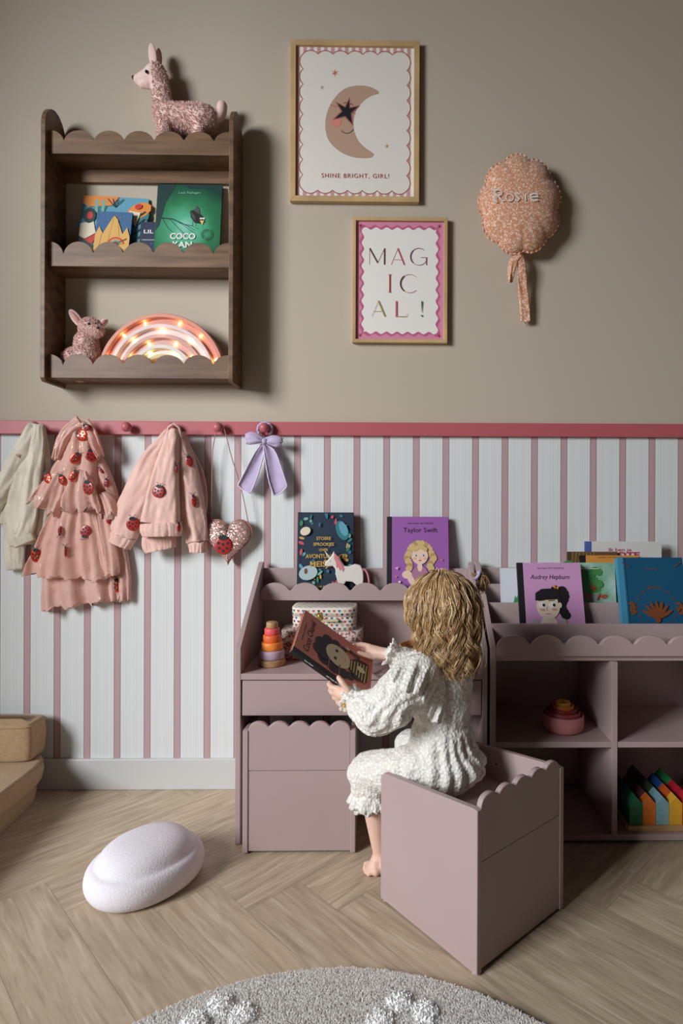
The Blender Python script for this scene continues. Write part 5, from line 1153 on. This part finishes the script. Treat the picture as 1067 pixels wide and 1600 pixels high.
# right hand on the far edge of the book
pr+=[('c',wr,.0175,q(590,1020,1.712),.0195),('c',q(590,1020,1.712),.0195,q(581,1017,1.722),.0185)]
for ch in (((584,1027,1.704),(573,1024,1.700),(561,1020,1.703)),((577,1010,1.724),(565,1007,1.734),(555,1008,1.748)),((578,1014,1.728),(567,1012,1.745),(558,1016,1.760)),((580,1020,1.732),(570,1020,1.752),(562,1024,1.766)),((583,1026,1.734),(574,1028,1.752),(567,1031,1.764))):
    rr=[.0088,.0080,.0070,.0062]; p=[q(*c_) for c_ in ch]
    for k in range(len(p)-1): pr.append(('c',p[k],rr[k],p[k+1],rr[k+1]))
vs_,fs_,nr_=remesh(pr,.0030,5)
mb=MB(); mb.add(vs_,fs_,SK,True)
child=mb.build('person',label='small child with curly blonde hair in cream lace dress, sitting on the stool reading',cat='person',recalc=False,loc=tuple(hip))
for s_ in (-1,1):
    mb=MB(); mb.ball(h(s_*.028,.0700,-.004),(.0085,.0085,.0085),mat('eye_white',(236,232,228),.2),14,10); M=HM@Matrix.Translation((s_*.028,.0785-.0003,-.005))@Matrix.Rotation(-PI/2,4,'X'); mb.lathe([(.0045,0),(.0001,.0006)],(0,0,0),mat('eye_blue',(86,118,140),.2),14,M=M); mb.lathe([(.002,.0008),(.0001,.0009)],(0,0,0),BLACK,10,M=M); mb.build('eye',child)
    mb=MB(); mb.tube([h(s_*.016,.078,.016),h(s_*.028,.0785,.020),h(s_*.040,.072,.017)],.0014,flat('brow_blonde',(160,124,84)),6); mb.build('eyebrow',child)
mb=MB(); mb.tube([h(-.013,.0775,-.0535),h(-.005,.0800,-.0525),h(.005,.0800,-.0525),h(.013,.0775,-.0535)],.0034,flat('lips',(200,120,112),.4),8); mb.build('lips',child)

# lace cloth
def lace():
    m=bpy.data.materials.new('dotted_lace'); m.use_nodes=True; nt=m.node_tree; L=nt.links.new; b=nt.nodes['Principled BSDF']; b.inputs['Roughness'].default_value=.85; b.inputs['Sheen Weight'].default_value=.25
    tc=N(nt,'ShaderNodeTexCoord'); v=N(nt,'ShaderNodeTexVoronoi'); v.inputs['Scale'].default_value=112; v.inputs['Randomness'].default_value=.85; L(tc.outputs['Object'],v.inputs[0])
    r=N(nt,'ShaderNodeValToRGB'); e=r.color_ramp.elements; e[0].position=.30; e[0].color=(1,1,1,1); e[1].position=.66; e[1].color=(0,0,0,1); L(v.outputs['Distance'],r.inputs[0])
    n=N(nt,'ShaderNodeTexNoise'); n.inputs['Scale'].default_value=320; L(tc.outputs['Object'],n.inputs[0])
    mx=N(nt,'ShaderNodeMix',data_type='RGBA'); L(r.outputs[0],mx.inputs[0]); mx.inputs[6].default_value=rgb((228,223,213)); mx.inputs[7].default_value=rgb((246,243,237)); L(mx.outputs[2],b.inputs['Base Color'])
    a=N(nt,'ShaderNodeMath',operation='MULTIPLY_ADD'); L(n.outputs[0],a.inputs[0]); a.inputs[1].default_value=.35; L(r.outputs[0],a.inputs[2]); bp=N(nt,'ShaderNodeBump'); bp.inputs['Strength'].default_value=.7; bp.inputs['Distance'].default_value=.0022; L(a.outputs[0],bp.inputs['Height']); L(bp.outputs[0],b.inputs['Normal'])
    return m
LACE=lace()
def fold_dress(p,n):
    d=p-Vector((.14,-.525,0)); a=math.atan2(d.y,d.x); z=p.z; nz=noise.noise(p*9)
    low=max(0,min(1,(.425-z)/.05)); s=.0048*low*(1-abs(n.z))*sin(17*a+7*nz+10*z)
    waist=-.006*math.exp(-((z-.432)/.010)**2)
    return s+waist+.0040*noise.noise(p*28)+.0016*noise.noise(p*70)
dp=[('c',hip+Vector((0,0,0)),.093,Vector((.143,-.524,.425)),.078),('c',Vector((.143,-.524,.425)),.078,che+Vector((0,0,.012)),.078),('c',che+Vector((0,0,.01)),.072,nk-Vector((0,0,.018)),.040),('c',sl+(che-sl)*.25,.046,sr+(che-sr)*.25,.046),
    ('e',Vector((.146,-.530,.325)),(.112,.100,.072)),('e',Vector((.105,-.535,.315)),(.110,.085,.060)),
    ('c',hip+Vector((-.06,-.030,-.02)),.060,kl+Vector((.004,0,.008)),.052),('c',kl+Vector((0,0,.005)),.052,kl+Vector((.008,0,-.030)),.050),
    ('c',hip+Vector((.045,.055,-.02)),.060,kr+Vector((0,0,.008)),.052),('c',kr+Vector((0,0,.005)),.052,kr+Vector((.0,0,-.030)),.050)]
vs_,fs_,nr_=remesh(dp,.0036,6,fold_dress)
vs_=[Vector((p.x,p.y,max(p.z,.2515))) if p.x>.03 and p.y<-.33-.0*p.x and (p.x-.02)*1.0+( -.40-p.y)*0>-1 and (p-Vector((.2109,-.594,p.z))).length<.175 else p for p in vs_]
mb=MB(); mb.add(vs_,fs_,LACE,True); dress=mb.build('dress',child,recalc=False)
def sleeve(name,pts,k=11):
    pr=[('c',a[0],a[1],b[0],b[1]) for a,b in zip(pts,pts[1:])]
    ax=[a[0] for a in pts]
    def fold(p,n):
        best=min(range(len(ax)-1),key=lambda i:((ax[i]+ax[i+1])/2-p).length); d=(ax[best+1]-ax[best]).normalized(); e1=d.orthogonal().normalized(); e2=d.cross(e1); r=p-ax[best]; a=math.atan2(r.dot(e2),r.dot(e1))
        return .0042*sin(k*a+9*noise.noise(p*12))*(.5+.5*noise.noise(p*15+Vector((3,1,2))))+.0035*noise.noise(p*34)
    v_,f_,n_2=remesh(pr,.0034,5,fold); mb=MB(); mb.add(v_,f_,LACE,True); return mb.build(name,dress,recalc=False)
s_l=sleeve('sleeve',[(sl+Vector((.010,.004,-.004)),.050),(q(640,1068,1.438),.056),(q(614,1098,1.425),.060),(q(588,1112,1.430),.056),(q(566,1104,1.470),.040),(wl+Vector((.006,-.002,0)),.024)])
s_r=sleeve('sleeve',[(sr+Vector((-.01,0,0)),.048),(er+Vector((.02,0,0)),.052),(er,.050),(er.lerp(wr,.6),.040),(q(614,1023,1.690),.026)])
def frill(name,c_,ax,r0_,r1_,ln,parent,wn=11,amp=.004,m=LACE):
    ax=ax.normalized(); e1=ax.orthogonal().normalized(); e2=ax.cross(e1); n=132; R=[]
    for i in range(6):
        t=i/5; rr=r0_+(r1_-r0_)*t**.8
        R.append([c_+ax*(ln*t+amp*.5*t*sin(wn*2*PI*j/n*1.0+1))+(e1*cos(2*PI*j/n)+e2*sin(2*PI*j/n))*(rr+amp*t*sin(wn*2*PI*j/n)+.0012*t*sin(37*2*PI*j/n)) for j in range(n)])
    mb=MB(); mb.rings(R,m,True,False); o=mb.build(name,parent,recalc=False); md=o.modifiers.new('s','SOLIDIFY'); md.thickness=.0014; return o
frill('cuff_frill',wl+(el-wl).normalized()*.004,(wl-el),.021,.033,.020,s_l,9,.004)
frill('cuff_frill',q(618,1023,1.690),(wr-er),.022,.038,.024,s_r,9,.005)
frill('hem_frill',kl+Vector((.006,0,-.040)),Vector((-.05,-.02,-1)),.040,.056,.038,dress,9,.005)
frill('hem_frill',kl+Vector((.008,0,-.035)),Vector((.12,-.02,-1)),.042,.052,.050,dress,8,.005)
# flounce over the left shoulder, laid over sleeve and bodice
tree=bvh([dress,s_l]); top=catmull([(630,1028),(652,1022),(676,1026),(692,1044),(697,1070),(698,1100)],12); bot=catmull([(606,1056),(630,1080),(652,1086),(664,1104),(672,1126),(690,1131)],12)
G=[]
for i in range(len(top)):
    row=[]
    for j in range(9):
        u=j/8; x=top[i][0]+(bot[i][0]-top[i][0])*u; y=top[i][1]+(bot[i][1]-top[i][1])*u; rr=ray(x,y).normalized(); hh=tree.ray_cast(CAM,rr)
        dist=hh[3] if hh[0] is not None else 1.62
        row.append([dist,rr,u,i])
    G.append(row)
for _ in range(3):
    for i in range(1,len(G)-1):
        for j in range(9): G[i][j][0]=min(G[i][j][0],(G[i-1][j][0]+G[i+1][j][0]+G[i][j][0])/3)
V=[];Fs=[]
for row in G:
    for d_,rr,u,i in row: V.append(CAM+rr*(d_-.008-.020*u-.009*u*sin(i*.62)-.003*u*sin(i*1.9))+Vector((0,0,.002*u*sin(i*1.1))))
for i in range(len(G)-1):
    for j in range(8): k=i*9+j; Fs.append([k,k+1,k+10,k+9])
mb=MB(); mb.add(V,Fs,LACE,True); o=mb.build('shoulder_flounce',dress,recalc=False); md=o.modifiers.new('s','SOLIDIFY'); md.thickness=.0014; md.offset=1
# jewellery
BRG=mat('bangle_gold',(196,160,110),.35,metal=.7)
for k,dd in enumerate((.0,.007)):
    c_=wr+(er-wr).normalized()*(.002+dd); ax=(wr-er).normalized(); e1=ax.orthogonal().normalized(); e2=ax.cross(e1); mb=MB(); mb.tube([c_+(e1*cos(2*PI*j/28)+e2*sin(2*PI*j/28))*.0205 for j in range(29)],.0019,BRG,8,False); mb.build('bracelet',child)
ax=(wl-el).normalized(); c_=wl+ax*.004; e1=ax.orthogonal().normalized(); e2=ax.cross(e1)
mb=MB(); mb.tube([c_+(e1*cos(2*PI*j/28)+e2*sin(2*PI*j/28))*.0215 for j in range(29)],.0026,mat('scrunchie_sand',(206,186,150),.8),8,False)
fc=q(538,1103,1.478); M=frame(fc,(CAM-fc),Vector((.3,0,1)))
for k in range(6): a=2*PI*k/6; mb.ball((.0105*cos(a),.0105*sin(a),0),(.0058,.0058,.0026),mat('flower_petal_cream',(216,204,186),.7),12,6,M)
mb.ball((0,0,.0015),(.0045,.0045,.003),mat('flower_gold',(206,160,70),.4),12,6,M); mb.build('flower_wristband',child)

# ---- hair ----
HC=[mat('hair_gold',(192,154,104),.3,spec=.8),mat('hair_light',(230,200,152),.3,spec=.8),mat('hair_honey',(162,122,78),.32,spec=.8),mat('hair_dark_blonde_shade',(116,84,54),.35,spec=.7)]  # darkest tone also stands in for shade deep inside the hair
random.seed(21)
E_=Vector((.073,.084,.081)); HO=Vector((0,-.006,.010))
def skull(v,k=1.0): return Vector((v.x*E_.x*k,v.y*E_.y*k,v.z*E_.z*k))+HO
mb=MB(); R=[]   # scalp cap
for i in range(15):
    t=.02+PI*.62*i/14
    row=[]
    for j in range(40):
        a=2*PI*j/40; fwd=max(0,sin(a)); tt=t*(1-.34*fwd**2); d=Vector((sin(tt)*cos(a),sin(tt)*sin(a),cos(tt))); row.append(HM@skull(d,1.045+.006*sin(9*a)))
    R.append(row)
mb.rings(R,HC[3],True,True)  # cap coloured dark as painted shade between the locks
def strand(dr,lay,ph,amp,zend,fq,off_,th,m,steps=26):
    p=skull(dr,1.03); pts=[]; 
    v=Vector((dr.x*.9,dr.y*.9,-.1)); lay=lay*min(1,(1-dr.z)*1.3+.10); 
    if dr.y>.25: v=Vector((dr.x*1.4+(.25 if dr.x>0 else -.25),-.35,.0))
    Pw=HM@p; L_=0; pos=p.copy(); st=.0125
    for i in range(steps):
        pts.append(pos.copy())
        g=(HM.to_3x3().inverted()@Vector((0,0,-1)))
        e=(pos-HO); nn=Vector((e.x/E_.x**2,e.y/E_.y**2,e.z/E_.z**2)).normalized(); k=math.sqrt((e.x/E_.x)**2+(e.y/E_.y)**2+(e.z/E_.z)**2)
        v=(v*.55+g*.55); tgt=1.06+lay
        if e.z>-.045:
            v=v-nn*v.dot(nn)*(.98 if k<tgt+.04 else .3)
            v+=nn*((tgt-k)*2.0)
        else: v.x+= (0.0 if k<tgt else -.35*e.x/.08*.3); v.y+=-.15*e.y
        v.normalize(); pos=pos+v*st
        if (HM@pos).z<zend: pts.append(pos.copy()); break
    W=[HM@x for x in pts]; n=len(W)
    if n<5: return
    out=[];rad=[]
    fine=catmull([tuple(x) for x in W],3); n=len(fine)
    for i,x in enumerate(fine):
        t=i/(n-1); x=Vector(x); c0=(x-hd); c0.z=0; c0=c0.normalized() if c0.length>1e-4 else Vector((1,0,0)); s2=Vector((0,0,1)).cross(c0); A_m=amp*(.10+.90*max(0,(t-.15)/.85)**.8)
        a=ph+fq*i; out.append(x+s2*(A_m*cos(a))+c0*(A_m*.65*sin(a)+A_m*.25)+Vector((0,0,A_m*.3*sin(a*1.0+1)))+off_*(1.5-.9*t)); rad.append(th*(1-.55*t))
    mb.tube(out,rad,m,4)
cnt=0
for c_ in range(640):
    a=2*PI*random.random(); z=random.uniform(-.35,1); d=Vector((math.sqrt(1-z*z)*cos(a),math.sqrt(1-z*z)*sin(a),z))
    if d.y>.35 and d.z<.45: continue          # face stays free
    if d.y>.72: continue
    lay=random.uniform(.0,.26); ph=7*noise.noise(d*1.7+Vector((5,2,9)))+random.gauss(0,.55); amp=random.uniform(.008,.0135); fq=random.uniform(.40,.50)*(1 if noise.noise(d*2.3)>-.05 else -1)
    ze=.603+.035*max(0,d.y)+random.uniform(-.022,.028)
    side=HM.to_3x3()@d
    if side.x>.1: ze-=.012
    dp_=lay/.26; m=random.choices(HC,(3+3*dp_,.8+4.5*dp_,4,4.5*(1-dp_)+.3))[0]  # deep strands darker, outer ones lighter: shade put into the hair colour
    for k in range(9):
        o_=Vector((random.gauss(0,.0013),random.gauss(0,.0013),random.gauss(0,.001))); d2=(d+Vector((random.gauss(0,.02),random.gauss(0,.02),random.gauss(0,.02)))).normalized()
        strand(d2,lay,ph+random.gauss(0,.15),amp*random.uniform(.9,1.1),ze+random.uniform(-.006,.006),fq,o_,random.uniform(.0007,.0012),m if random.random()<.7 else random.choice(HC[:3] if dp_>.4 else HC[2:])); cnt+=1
for c_ in range(70):   # flyaways
    a=2*PI*random.random(); z=random.uniform(-.2,.8); d=Vector((math.sqrt(1-z*z)*cos(a),math.sqrt(1-z*z)*sin(a),z))
    if d.y>.5: continue
    strand(d,random.uniform(.2,.42),random.uniform(0,6),.014,.60+random.uniform(0,.08),.3,Vector((0,0,0)),.0004,HC[1])
hair=mb.build('hair',child,recalc=False)
mb=MB(); pc=q(746,899,1.53); mb.M=None
mb.tube([pc+Vector((.010*cos(2*PI*j/20)*.6,.010*sin(2*PI*j/20),.009*cos(2*PI*j/20))) for j in range(21)],.0042,mat('scrunchie_lilac',(190,172,214),.8),8,False); mb.build('hair_tie',child)
mb=MB()
for k in range(60):
    a=random.uniform(0,2*PI); o_=Vector((random.gauss(0,.005),random.gauss(0,.005),random.gauss(0,.004)))
    pts=[pc+o_*.5+Vector((-.012,0,.002)),pc+o_*.4,pc+Vector((.010,0,-.002))+o_,pc+Vector((.013+.003*cos(a),.003*sin(a),-.018))+o_*1.4,pc+Vector((.010+.006*cos(a),.006*sin(a),-.036))+o_*1.4]
    mb.tube([Vector(x) for x in catmull([tuple(x) for x in pts],3)],[.0011]*13,random.choice(HC[2:]),4)
mb.build('ponytail',hair,recalc=False)
